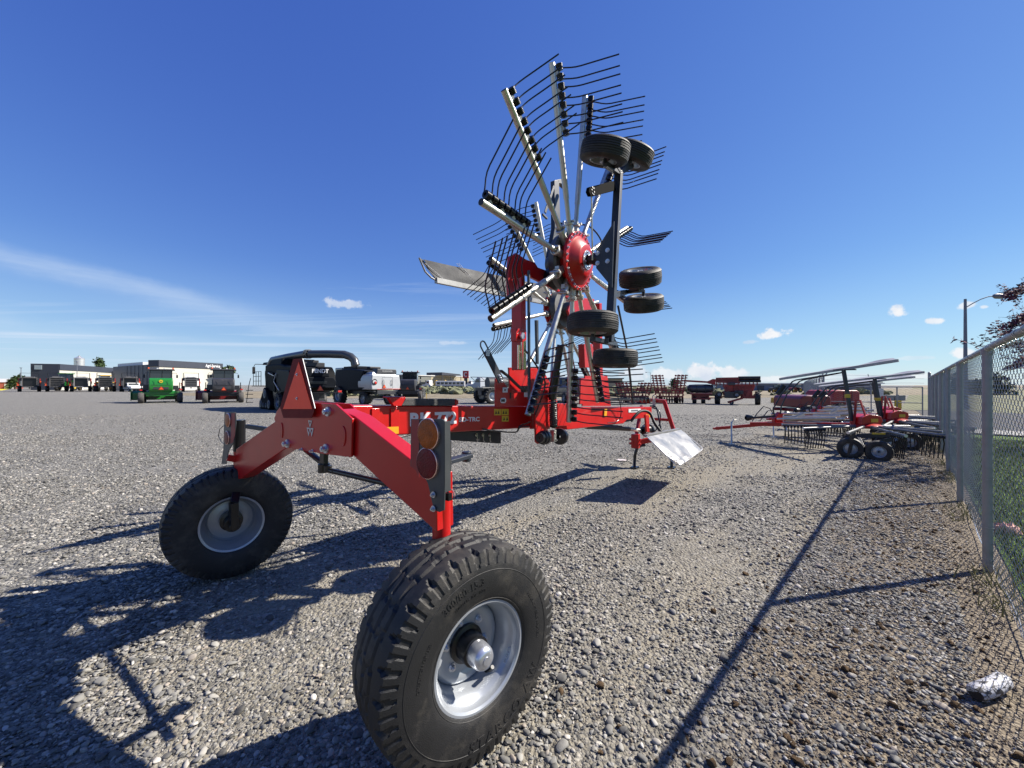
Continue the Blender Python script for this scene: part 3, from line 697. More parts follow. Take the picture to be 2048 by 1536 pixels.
def arc_text(mb, body, size, c, ax, up_a, rad, xo, Rr, W, rb, ext=.0016, flip=1, space=1.05, fitw=None, bold=0):
    """raised letters bent round the sidewall; up_a = angle of the middle of the word (from the top, clockwise seen from outside)"""
    vs, fs = textverts(body, size, ext, bold, 'CENTER', space); c, d = V(c), V(ax).normalized()
    e = (V((0, 0, 1))-d*d.z).normalized(); g = e.cross(d)      # g points clockwise seen against the axis
    g = -g
    g = d.cross(e)*-1
    out = []
    hw = W/2; pr = [(rb, .80), (rb+.006, .86), (rb+.02, .93), (rb+.045, .985), (rb+(Rr-rb)*.45, 1.0), (rb+(Rr-rb)*.62, .985), (rb+(Rr-rb)*.70, .965)]
    for v in vs:
        r_ = rad+v.y*flip-size*.35*flip; an = R(up_a)+v.x/rad*flip
        x = np.interp(r_, [q[0] for q in pr], [q[1] for q in pr])*hw if xo is None else xo
        out.append(c+d*(x+v.z)+(e*math.cos(an)+g*math.sin(an))*r_)
    return mb.add(out, fs)
def big_wheel(c, ax, parent, label=None, outer=True, text=True):
    """hub = the part; tyre and rim its sub-parts.  ax = axle direction pointing away from the leg"""
    c, d = V(c), V(ax).normalized(); Rr, W, rb = .434, .31, .205
    mb = MB()
    mb.lathe([(.02, -.16), (.055, -.16), (.055, -.05), (.078, -.045), (.078, .035), (.062, .04), (.060, .10), (.045, .104)], c, d, 40)
    hub = part(mb, 'wheel', BLACK, parent)
    if label: hub['label'] = label
    mb = MB(); tyre_mesh(mb, c, d, Rr, W, rb)
    if text:
        for s_ in (1,):
            arc_text(mb, '300/80-15.3', .040, c, d*s_, -18, .312, None, Rr, W, rb, ext=.0022, bold=.0006)
            arc_text(mb, 'TUBELESS  IMP  14PR', .016, c, d*s_, -14, .275, None, Rr, W, rb, ext=.0016)
            arc_text(mb, 'STARCO AW', .062, c, d*s_, 155, .322, None, Rr, W, rb, ext=.0024, flip=-1, space=1.25, bold=.0008)
            arc_text(mb, 'MAX LOAD AT COLD INFLATION', .015, c, d*s_, 75, .30, None, Rr, W, rb, ext=.0014)
            arc_text(mb, 'DIRECTION OF USE', .018, c, d*s_, -72, .29, None, Rr, W, rb, ext=.0014)
    for r_ in (.228, .345): mb.lathe([(r_-.002, np.interp(r_, [.205, .225, .25, .308, .347, .365], [.124, .144, .1527, .155, .1527, .1496])-.001), (r_, .0015+np.interp(r_, [.205, .225, .25, .308, .347, .365], [.124, .144, .1527, .155, .1527, .1496])), (r_+.002, -.001+np.interp(r_, [.205, .225, .25, .308, .347, .365], [.124, .144, .1527, .155, .1527, .1496]))], c, d, 90)
    mb.build('tyre', TYRE, hub, sharp=30)
    mb = MB()
    # drop-centre rim: outer flange, bead seat, well, disc with dished centre
    mb.lathe([(.214, .128), (.219, .132), (.217, .139), (.208, .139), (.200, .132), (.197, .108), (.190, .100), (.178, .088), (.170, .060), (.166, .040), (.164, -.02), (.178, -.09), (.197, -.108), (.2, -.132), (.214, -.137), (.219, -.130)], c, d, 96)
    mb.lathe([(.167, .012), (.158, .026), (.148, .031), (.130, .030), (.118, .024), (.106, .020), (.078, .020), (.077, .012), (.106, .010), (.125, .016), (.150, .018), (.165, .004)], c, d, 96)
    rim = mb.build('rim', RIM, hub, sharp=40)
    e = (V((0, 0, 1))-d*d.z).normalized(); g = d.cross(e)
    mb = MB()
    for i in range(6):
        a = 2*math.pi*(i+.3)/6; mb.hexbolt(c+(e*math.cos(a)+g*math.sin(a))*.100+d*.021, d, .0115, .012)
    mb.lathe([(.048, .095), (.050, .10), (.050, .125), (.047, .150), (.040, .164), (.028, .170), (.001, .171)], c, d, 40)
    mb.lathe([(.016, .171), (.016, .1735), (.001, .1735)], c, d, 16)
    mb.build('wheel_nut', BOLT, hub, sharp=35)
    mb = MB(); p = c+(-e*.150+g*-.085)+d*.05; mb.tube([p, p+d*.03+e*.022, p+d*.045+e*.04], [.006, .005, .004], 10)
    mb.cyl(p+d*.03+e*.022, p+d*.05+e*.047, .008, n=12); mb.build('valve_stem', BLACK, hub)
    mb = MB(); arc_text(mb, 'ERO', .034, c, d, 118, .187, .104, Rr, W, rb, ext=.001, flip=-1); mb.build('rim_lettering', mat('pale_decal', (.6, .62, .66), .4, var=.02), hub)
    return hub
ang = R(41); n_ax = V((math.sin(ang), -math.cos(ang), 0))
def locd(d): return V((V(d).dot(U), -V(d).dot(VR), V(d).z))
CR = loc(V((-.213, 1.66, .434))); CL = loc(V((-2.29, 3.14, .434)))
big_wheel(CR, locd(n_ax), rake, 'near rear wheel with grey rim and raised sidewall lettering')
big_wheel(CL, -locd(n_ax), rake, 'far rear wheel seen from its inner side', text=False)

# ---- rear axle beam (arched)
sA = -.03
def poly_s(pts, s, dep, mb): mb.prism([Fs(x, y, s) for x, y in pts], E_S*dep)
zt = Fs(671, 808, sA).z
mb = MB()
tl = -.30
plate = [L(sA, tl-.02, zt), L(sA, .318, zt), L(sA, .484, 1.352), L(sA, .475, 1.15), L(sA, .20, 1.135), L(sA, -.33, 1.125), L(sA, -.475, 1.30), L(sA, -.44, 1.352)]
mb.prism(plate, E_S*.014)
pl2 = [p+E_S*.165 for p in plate]; pl2[1] = Fs(699, 808, sA+.165); pl2[2] = Fs(734, 843, sA+.165); pl2[3] = Fs(733, 858, sA+.165); mb.prism(pl2, E_S*.014)
mb.prism([L(sA+.014, -.30, 1.14), L(sA+.014, .40, 1.14), L(sA+.014, .40, 1.155), L(sA+.014, -.30, 1.155)], E_S*.15)
part(mb, 'axle_plate', RED, bevel=.003)
# arms: box tubes sloping down to the kingpins
kR = Fs(883, 1040, .05); kL = Fs(479, 960, .055)
mb = MB(); armR = [L(sA+.022, .30, 1.395), L(sA+.022, .47, 1.365), Fs(825, 922, sA+.022), Fs(872, 950, sA+.022), Fs(874, 1064, sA+.022), Fs(868, 1060, sA+.022), L(sA+.022, .45, 1.155), L(sA+.022, .30, 1.16)]
mb.prism(armR, E_S*.10)
part(mb, 'axle_arm', RED, bevel=.006)
mb = MB(); armL = [L(sA+.022, -.28, 1.37), Fs(555, 839, sA+.022), Fs(472, 898, sA+.022), Fs(465, 962, sA+.022), Fs(482, 957, sA+.022), Fs(564, 902, sA+.022), L(sA+.022, -.28, 1.14)]
mb.prism(armL, E_S*.10)
part(mb, 'axle_arm', RED, bevel=.006)
# weld seam and pressed rings on the plate
mb = MB()
for px, py in ((671, 887),): pass
mb.tube([Fs(701, 840, sA+.016), Fs(700, 878, sA+.016), Fs(700, 914, sA+.016)], .006, 6)
for (px, py, r_) in ((686, 872, .040),):
    c = Fs(px, py, sA-.001); mb.tube([c+V((-.001, -.026*math.cos(a)*-1*1.0, .052*math.sin(a))) for a in [math.pi*.5+i*math.pi/10*1.0 for i in range(11)]], .0035, 6)
c = Fs(563, 862, sA-.001); mb.tube([c+V((-.001, .02*math.cos(a), .052*math.sin(a))) for a in [math.pi*.5+i*math.pi/10 for i in range(9)]], .0035, 6)
part(mb, 'weld_bead', RED)
mb = MB()
for px, py, h in ((657, 823, .03), (576, 887, .035), (653, 897, .035)):
    c = Fs(px, py, sA); mb.cyl(c-E_S*.008, c, .027, n=24); mb.hexbolt(c-E_S*.008, -E_S, .0175, h*.55)
for px, py in ((604, 899), (625, 902)): c = Fs(px, py, sA); mb.hexbolt(c, -E_S, .008, .012)
for px, py in ((867, 989), (867, 1017)): c = Fs(px, py, -.065); mb.hexbolt(c, -E_S, .009, .008)
part(mb, 'bolt', BOLT)
# maker's emblem: three small outlined triangles
mb = MB()
def tri(c, w, h):
    o = [L(0, w, 0), L(0, -w, 0), L(0, 0, -h)]; i_ = [q*.5+L(0, 0, -h*.15) for q in o]
    vs = [c+q for q in o]+[c+q for q in i_]; b = [q-E_S*.003 for q in vs]
    mb.add(b+vs, [(0, 1, 4, 3), (1, 2, 5, 4), (2, 0, 3, 5), (0, 6, 7, 1), (1, 7, 8, 2), (2, 8, 6, 0), (3, 4, 10, 9), (4, 5, 11, 10), (5, 3, 9, 11)])
c = Fs(621, 841, sA-.0005); tri(c, .023, .042); tri(c+L(0, -.018, -.044), .023, .05); tri(c+L(0, .020, -.044), .023, .05)
part(mb, 'emblem', mat('silver_emblem', (.62, .62, .62), .35, metal=.3, var=.05), smooth=False)
# kingpins and wheel legs
for (k, c, d, z0, z1, px) in ((kR, CR, locd(n_ax), .785, 1.14, 0), (kL, CL, -locd(n_ax), .835, .98, 0)):
    mb = MB(); mb.cyl(L(k.x, -k.y, z0), L(k.x, -k.y, z1), .041, n=28); part(mb, 'kingpin_tube', RED, bevel=.002)
    mb = MB(); mb.cyl(L(k.x, -k.y, z0-.05), L(k.x, -k.y, z0), .036, n=24); mb.cyl(L(k.x, -k.y, z1), L(k.x, -k.y, z1+(.14 if z1 > 1 else .26)), .044, n=24)
    top = L(k.x, -k.y, z0-.03); ax0 = c-d*.20
    mb.beam(top, V((ax0.x, ax0.y, .60)), .07, .055, up=E_S); mb.beam(V((ax0.x, ax0.y, .62)), V((ax0.x, ax0.y, .41)), .065, .05, up=E_S)
    mb.cyl(ax0-d*.03, c-d*.1, .032, n=20); part(mb, 'wheel_leg', BLACK, bevel=.004)
# steering arms and tie rods
mb = MB(); pv = Fs(648, 938, .12)
mb.beam(V((pv.x, pv.y, 1.14)), pv, .055, .03, up=E_S); mb.cyl(pv+V((0, 0, -.02)), pv+V((0, 0, .035)), .036, n=20); mb.cyl(pv+V((.0, -.05, -.012)), pv+V((0, -.05, .03)), .024, n=16)
mb.cyl(pv+V((0, -.01, 0)), L(.20, .93, .97), .017, n=14); mb.cyl(pv+V((.02, .02, .02)), L(.20, -.90, 1.16), .019, n=14); mb.cyl(pv+V((0, -.06, .0)), pv+V((.0, -.12, .0)), .012, n=12)
part(mb, 'tie_rod', BLACK, bevel=.002)
mb = MB(); a, b = Fs(896, 914, .32), Fs(933, 910, .42); mb.beam(L(.16, .945, b.z), b+E_T*.02, .055, .022); mb.cyl(b-E_Z*.035, b+E_Z*.02, .026, n=16); part(mb, 'steering_arm', SLATE, bevel=.004)
mb = MB(); mb.beam(L(-.03, -.955, 1.22), L(.06, -.70, 1.20), .03, .03); part(mb, 'steering_link', SLATE, bevel=.003)

# ---- warning triangle (slow-moving-vehicle board)
sT = -.055
mb = MB(); o_ = [Fs(586, 718, sT), Fs(605, 717, sT), Fs(630, 816, sT), Fs(628, 820, sT), Fs(563, 820, sT), Fs(560, 816, sT)]
mb.prism(o_, E_S*.003)
lo = [Fs(562, 820, sT-.001), Fs(629, 820, sT-.001), Fs(623, 836, sT-.001), Fs(567, 836, sT-.001)]; mb.prism(lo, E_S*.003)
tri_ = part(mb, 'warning_triangle', mat('dark_red_reflector', (.17, .003, .004), .65, var=.12, vscale=30, spec=.2))
tri_['label'] = 'red warning triangle on the rear axle plate'
mb = MB(); mb.prism([Fs(597, 724, sT-.004), Fs(624, 818, sT-.004), Fs(566, 818, sT-.004)], E_S*.003); mb.build('reflective_panel', mat('bright_red_panel', (1.25, .085, .02), .6, var=.06, vscale=9, dirt=.05), tri_)
mb = MB(); mb.beam(Fs(605.3, 717, sT), Fs(630.5, 817, sT), .003, .0035, up=E_S); mb.build('edge_trim', WHITE, tri_)
mb = MB()
for py in (749, 797): c = Fs(594.5, py, sT-.004); mb.hexbolt(c, -E_S, .006, .003)
mb.build('screw', BOLT, tri_)

# ---- light brackets
def bracket(pts, s, lamps, side, lab):
    mb = MB(); mb.prism([Fs(x, y, s) for x, y in pts], E_S*.005)
    if side > 0:   # returned edge facing outwards
        a, b = Fs(889.5, 843, s), Fs(889, 985, s); mb.prism([a, a+E_S*.03, b+E_S*.035, b], -E_T*.004)
    br = part(mb, 'light_bracket', mat('bracket_grey', (.05, .055, .06), .45, var=.1, vscale=9, dirt=.05)); br['label'] = lab
    for nm, m_, px, py, r_ in lamps:
        c = Fs(px, py, s); mb = MB(); mb.lathe([(r_+.003, 0), (r_+.004, .010), (r_, .012), (r_*.98, .0125), (r_*.9, .0145), (r_*.6, .0165), (.001, .0175)], c, -E_S, 40)
        q = mb.build(nm, m_, br)
        mb = MB(); mb.lathe([(r_+.004, 0), (r_+.004, .011), (r_+.001, .0125), (r_+.001, .009)], c, -E_S, 40); mb.build('lamp_rim', mat('pinkish_chrome', (.7, .45, .4), .25, metal=.8, var=.05), q)
    mb = MB(); a = Fs(pts[0][0]+1, pts[0][1]+1, s-.0015)
    if side > 0: q = [Fs(823, 839, s-.002), Fs(838, 839, s-.002), Fs(838, 955, s-.002), Fs(831, 940, s-.002), Fs(822, 933, s-.002)]
    else: q = [Fs(463, 826, s-.002), Fs(470, 826, s-.002), Fs(470, 870, s-.002), Fs(466, 884, s-.002), Fs(461, 888, s-.002)]
    mb.prism(q, E_S*.0015); mb.build('reflective_strip', mat('dim_red_strip', (.30, .02, .02), .5, var=.1, vscale=12), br)
    return br
bR = bracket([(822, 838), (884, 838), (889.5, 843), (890, 960), (888, 1020), (879, 1024), (868, 1020), (862, 995), (856, 968), (848, 950), (837, 938), (821, 932)], -.06,
        [('amber_lamp', AMBER, 859, 867.5, .062), ('red_lamp', REDLENS, 857, 926, .062)], 1, 'right light bracket beside the near wheel')
bL = bracket([(449, 824), (471, 824), (472, 846), (468, 884), (457, 902), (452, 928), (443, 928), (447, 896)], -.06,
        [('amber_lamp', AMBER, 458, 840, .052), ('red_lamp', REDLENS, 456, 875, .050)], -1, 'left light bracket above the far wheel')
mb = MB(); mb.beam(Fs(455, 915, -.055), Fs(472, 918, -.0), .03, .05, up=E_Z); part(mb, 'bracket_arm', RED, bevel=.003)
mb = MB()
q = [Fs(893, 870, -.03), Fs(896, 885, -.02), Fs(892, 905, -.02), Fs(888, 918, -.03), Fs(892, 930, -.02), Fs(894, 950, -.02), Fs(886, 965, -.03), Fs(890, 982, -.03)]; mb.tube(q, .0035, 6)
q = [Fs(889, 940, -.04), Fs(893, 960, -.02), Fs(896, 985, -.01), Fs(893, 998, -.02), Fs(886, 990, -.02)]; mb.tube(q, .0035, 6)
mb.tube([Fs(449, 850, -.05), Fs(440, 858, -.04), Fs(437, 872, -.03), Fs(443, 884, -.03), Fs(449, 888, -.04)], .003, 6)
c = Fs(893, 992, -.02); mb.box(c, (.02, .045, .03)); part(mb, 'lamp_cable', BLACK)
mb = MB(); c = Fs(901, 988, -.0); mb.tube([c+V((0, .021*math.cos(a), .021*math.sin(a))) for a in np.linspace(0, 6.28, 22)], .0028, 6); part(mb, 'cable_loop', mat('pink_cable', (.45, .16, .18), .4, var=.1), smooth=True)
mb = MB()
for px, py in ((888, 869), (888, 928)): mb.tube([Fs(px-4, py-1, -.05), Fs(px+3, py-2, -.03), Fs(px+6, py+3, -.02), Fs(px+5, py+9, -.02)], .0055, 8)
part(mb, 'cable_grommet', mat('cream_plastic', (.6, .5, .42), .5, var=.1), rake)

# ---- main frame beam, pitched slightly down towards the hitch
tb = .105
def beamz(px, py): return Rt(px, py, tb)
z_a, z_b = 1.405, 1.115; s_a, s_b = .14, 6.3
def bz(s): return z_a+(z_b-z_a)*(s-s_a)/(s_b-s_a)
def bh(s): return .245 if s < 2.9 else .225
mb = MB(); mb.prism([L(s_a, tb, bz(s_a)), L(2.95, tb, bz(2.95)), L(2.95, tb, bz(2.95)-.235), L(s_a, tb, bz(s_a)-.205)], V((0, 2*tb, 0)))
part(mb, 'main_beam', RED, bevel=.012, seg=3)
mb = MB(); mb.prism([L(2.9, tb-.012, bz(2.9)-.012), L(s_b, tb-.012, bz(s_b)), L(s_b, tb-.012, bz(s_b)-.20), L(5.0, tb-.012, bz(5)-.215), L(4.85, tb-.012, bz(4.85)-.27), L(3.0, tb-.012, bz(3.0)-.285)], V((0, 2*tb-.024, 0)))
part(mb, 'front_beam', RED, bevel=.010, seg=3)
mb = MB()   # stiffener pads near the rear of the beam
for x0_, x1_ in ((742, 758), (780, 797)):
    s0, s1 = Rt(x0_, 820, tb).x, Rt(x1_, 820, tb).x; mb.prism([L(s0, tb, bz(s0)-.02), L(s1, tb, bz(s1)-.02), L(s1, tb, bz(s1)-.19), L(s0, tb, bz(s0)-.19)], E_T*.010)
part(mb, 'stiffener_plate', RED, bevel=.003)
mb = MB(); a, b = Rt(755, 855, tb+.013), Rt(797, 853, tb+.013); mb.prism([a, b, Rt(797, 867, tb+.013), Rt(756, 869, tb+.013)], E_T*.002); mb.build('reflector', mat('amber_reflector', (.85, .40, .02), .3, var=.1, vscale=40, coat=.6), rake)
# lettering on the beam
mb = MB(); a = Rt(819, 853, tb+.0005); b = Rt(913, 847, tb+.0005)
hh = Rt(905, 823, tb).z-Rt(905, 845, tb).z
text_on(mb, 'RK 772', hh*1.42, a+E_Z*.006, (b-a), E_Z, .0006, off=.006, fitw=(b-a).length)
a2 = Rt(918, 843.5, tb+.0005); b2 = Rt(959, 842, tb+.0005); text_on(mb, 'SD-TRC', (Rt(935, 835, tb).z-Rt(935, 843, tb).z)*1.5, a2, (b2-a2), E_Z, .0006, off=.0016, fitw=(b2-a2).length)
part(mb, 'lettering', LETTER, smooth=False)
mb = MB()
for x0, y0, x1, y1 in ((988, 818, 1002, 830.5), (1003, 818, 1017, 830.5), (1003.5, 832, 1017, 843)):
    mb.prism([Rt(x0, y0, tb+.001), Rt(x1, y0, tb+.001), Rt(x1, y1, tb+.001), Rt(x0, y1, tb+.001)], E_T*.001)
wl = part(mb, 'warning_label', YELLOW, smooth=False)
mb = MB()
for x0, y0 in ((990, 828), (995, 828), (1005, 828), (1010, 828), (1006, 841), (1012, 841)):
    mb.prism([Rt(x0, y0, tb+.0022), Rt(x0+4, y0-.5, tb+.0022), Rt(x0+2, y0-7, tb+.0022)], E_T*.0008)
mb.build('pictogram', BLACK, wl, smooth=False)
# anti-slip step on top of the beam
mb = MB(); y0, y1 = 797.5, 811.5
q = [Rt(812, y0, .14), Rt(913, 798, .14), Rt(913, 811, .14), Rt(803, 811.5, .14)]; mb.prism(q, V((0, .10, 0)))
part(mb, 'step_pad', mat('worn_black_pad', (.04, .042, .042), .7, var=.3, vscale=10, bump=.4, bscale=60, dirt=.3), bevel=.004)
mb = MB(); q = [Rt(777, 795, .15), Rt(812, 795, .15), Rt(803, 812, .15), Rt(788, 812, .15)]; mb.prism(q, V((0, .03, 0)))
for i in range(7): mb.cyl(Rt(779+i*5, 795, .15), Rt(779+i*5, 795, .15)+V((0, .07, .002)), .006, n=8)
q = [Rt(912, 798, .15), Rt(917, 801, .15), Rt(917, 808, .15), Rt(911, 812, .15)]; mb.prism(q, V((0, .12, 0)))
part(mb, 'step_end', RED, bevel=.003)
mb = MB(); q = [Rt(893, 862, .04), Rt(1002, 862.5, .04), Rt(1002, 887.5, .04), Rt(893, 880, .04)]; mb.prism(q, V((0, .10, 0))); part(mb, 'crossbar_box', BLKP, bevel=.004)
mb = MB()
for px in (953, 966, 979): a = Rt(px, 870, .052); mb.tube([a, a-E_Z*.02+E_S*.01, a-E_Z*.05+E_S*.005, a-E_Z*.065+E_S*.02], .0035, 6); mb.tube([a+V((.012*math.cos(w_), 0, .012*math.sin(w_))) for w_ in np.linspace(0, 6.28, 12)], .003, 5)
part(mb, 'linch_pin', CHROME)
def hose(name, pts, r=.007, m_=BLACK):
    # smooth through the given points (Catmull-Rom)
    P_ = [V(p) for p in pts]; P_ = [P_[0]]+P_+[P_[-1]]; out = []
    for i in range(1, len(P_)-2):
        for k in range(6):
            u = k/6; a, b, c_, d_ = P_[i-1:i+3]
            out.append(.5*((2*b)+(c_-a)*u+(2*a-5*b+4*c_-d_)*u*u+(3*b-a-3*c_+d_)*u**3))
    out.append(P_[-2]); mb = MB(); mb.tube(out, r, 8); return part(mb, name, m_)
hose('hydraulic_hose', [Rt(757, 871, .12), Rt(790, 876, .13), Rt(825, 868, .12)])
hose('hydraulic_hose', [Rt(965, 858, .11), Rt(1000, 863, .13), Rt(1032, 864, .15), Rt(1040, 855, .16), Rt(1060, 852, .16)])
hose('hydraulic_hose', [Rt(1035, 862, .15), Rt(1040, 852, .18), Rt(1062, 842, .18), Rt(1062, 825, .18)])

# ---- rear lift tower
def poly_t(mb, pts, t_, dep): return mb.prism([Rt(x, y, t_) for x, y in pts], V((0, dep, 0)))
mb = MB()
poly_t(mb, [(992, 757), (1001, 755), (1007, 763), (1016, 776), (1035, 784), (1058, 784), (1058, 736), (1085, 737), (1098, 762), (1100, 858), (1062, 858), (1062, 812), (992, 813)], .19, .02)
poly_t(mb, [(1018, 735), (1080, 733), (1100, 765), (1118, 812), (1022, 814)], -.02, .02)
part(mb, 'tower_plate', RED, bevel=.003)
mb = MB(); poly_t(mb, [(1043, 530), (1050, 548), (1052, 600), (1053, 676), (1050, 682), (1050, 740), (1043, 740)], .30, .12); part(mb, 'lift_mast', RED, bevel=.008)
mb = MB(); poly_t(mb, [(1032, 656), (1053, 660), (1053, 682), (1046, 684), (1032, 682)], .36, .06); part(mb, 'cylinder_lug', RED, bevel=.004)
mb = MB(); mb.cyl(Rt(1047, 680, .34), Rt(1047, 738, .30), .026, n=24); mb.cyl(Rt(1038, 690, .30), Rt(1038, 738, .28), .016, n=16); part(mb, 'lift_cylinder', CHROME)
# elbow arm from mast to the rear rotor
mb = MB(); poly_t(mb, [(1020, 512), (1033, 505), (1052, 518), (1070, 524), (1076, 534), (1095, 541), (1112, 553), (1140, 560), (1150, 582), (1140, 600), (1112, 580), (1084, 566), (1052, 549), (1038, 558), (1031, 590), (1018, 600), (1016, 545)], .36, .03)
part(mb, 'lift_arm', RED, bevel=.008)
mb = MB(); c = Rt(1098, 547, .365); mb.cyl(c, c+E_T*.02, .03, n=24); mb.cyl(c+E_T*.02, c+E_T*.03, .014, n=16); c = Rt(1043, 672, .37); mb.cyl(c, c+E_T*.02, .03, n=20); part(mb, 'pivot_pin', BOLT)
mb = MB(); poly_t(mb, [(1069, 780), (1096, 780), (1096, 885), (1076, 888), (1072, 884)], .30, .02); part(mb, 'gearbox_plate', RED, bevel=.004)
mb = MB(); poly_t(mb, [(1115, 807), (1141, 807), (1141, 852), (1115, 852)], .20, .09); part(mb, 'cross_tube', RED, bevel=.006)
# curved guide strap, grey
mb = MB(); q = [Rt(1001, 741, .33), Rt(1016, 752, .33), Rt(1032, 768, .33), Rt(1042, 777, .33), Rt(1055, 781, .33)]
for a, b in zip(q, q[1:]): mb.beam(a, b+(b-a).normalized()*.006, .03, .016, up=E_Z)
mb.box(Rt(1050, 778, .30), (.10, .03, .06)); part(mb, 'guide_strap', BLKP, bevel=.003)
mb = MB(); a, b = Rt(972, 702, .36), Rt(1002, 762, .36); mb.beam(a, b, .014, .070, up=E_S); ll = part(mb, 'locking_lever', SLATE, bevel=.003)
mb = MB(); dd = (b-a).normalized(); sd2 = dd.cross(E_T).normalized()
mb.tube([a+sd2*(.031*math.cos(w_))-dd*(.055+.034*math.sin(w_)) for w_ in np.linspace(0, math.pi, 12)]+[a-sd2*.031, ], .006, 8); mb.tube([a+sd2*.031-dd*.055, a+sd2*.031], .006, 8); mb.build('handle', SLATE, ll)
mb = MB()
for k in (.82, .90, 1.0): mb.hexbolt(a.lerp(b, k)+E_T*.008, E_T, .010, .006)
mb.box(a.lerp(b, .06)+E_T*.009, (.045, .002, .05)); mb.build('bolt', BOLT, ll)
# labels on the tower plate
mb = MB(); poly_t(mb, [(1005, 775), (1015, 775), (1015, 785), (1005, 785)], .193, -.002); poly_t(mb, [(1048, 785), (1058, 785), (1058, 794), (1048, 794)], .193, -.002)
c = Rt(1006, 801, .193); mb.lathe([(.024, 0), (.024, .004), (.001, .005)], c-E_S*.018, E_T, 24); mb.lathe([(.024, 0), (.024, .004), (.001, .005)], c+E_S*.018, E_T, 24); mb.box(c+E_T*.002, (.036, .004, .048))
part(mb, 'tower_label', LETTER)
mb = MB(); c = Rt(1006, 801, .199); mb.lathe([(.013, 0), (.013, .004), (.001, .007)], c+E_S*.012, E_T, 20); mb.box(c-E_S*.014, (.018, .004, .022)); mb.box(Rt(1010, 780, .196), (.02, .002, .014))
mb.box(Rt(1021, 791, .193), (.018, .004, .055)); part(mb, 'pressed_slot', BLACK)

# ---- drive line of the rear rotor
mb = MB()
p0, p1 = Rt(1121, 690, .42), Rt(1103, 796, .33)
mb.cyl(p0, p0.lerp(p1, .55), .036, n=20); mb.cyl(p0.lerp(p1, .5), p1, .046, .040, n=24); part(mb, 'drive_shaft', BLACK)
mb = MB(); q0, q1 = Rt(1105, 798, .33), Rt(1107, 850, .33); ax_ = (q1-q0); Ls = ax_.length; ax_.normalize(); e = ax_.orthogonal().normalized(); g = ax_.cross(e)
mb.tube([q0+ax_*(Ls*i/150)+(e*math.cos(i*.56)+g*math.sin(i*.56))*.036 for i in range(151)], .006, 6)
part(mb, 'coil_spring', mat('spring_dark', (.10, .10, .10), .4, metal=.5, var=.2, vscale=30))
mb = MB(); mb.cyl(q0-ax_*.01, q1+ax_*.03, .022, n=16); mb.cyl(q0-ax_*.03, q0, .042, n=24); mb.cyl(q1, q1+ax_*.02, .04, n=24); part(mb, 'damper', BLACK)
mb = MB(); c = Rt(1088, 875, .36); c2 = Rt(1120, 873, .30)
mb.lathe([(.01, -.11), (.045, -.11), (.05, -.06), (.062, -.055), (.062, -.02), (.070, -.015), (.070, .03), (.058, .035), (.058, .06), (.02, .065)], c, (c-c2)*-1, 32); mb.lathe([(.02, -.04), (.085, -.03), (.09, 0), (.085, .03), (.02, .035)], c2, (c2-c), 36)
part(mb, 'universal_joint_guard', BLACK)
mb = MB(); c = Rt(1106, 872, .33); mb.box(c, (.05, .05, .12)); mb.hexbolt(c+V((-.02, -.026, .03)), E_T, .010, .01); mb.hexbolt(c+V((.01, -.026, -.04)), E_T, .010, .01); part(mb, 'joint_yoke', GALV, bevel=.005)

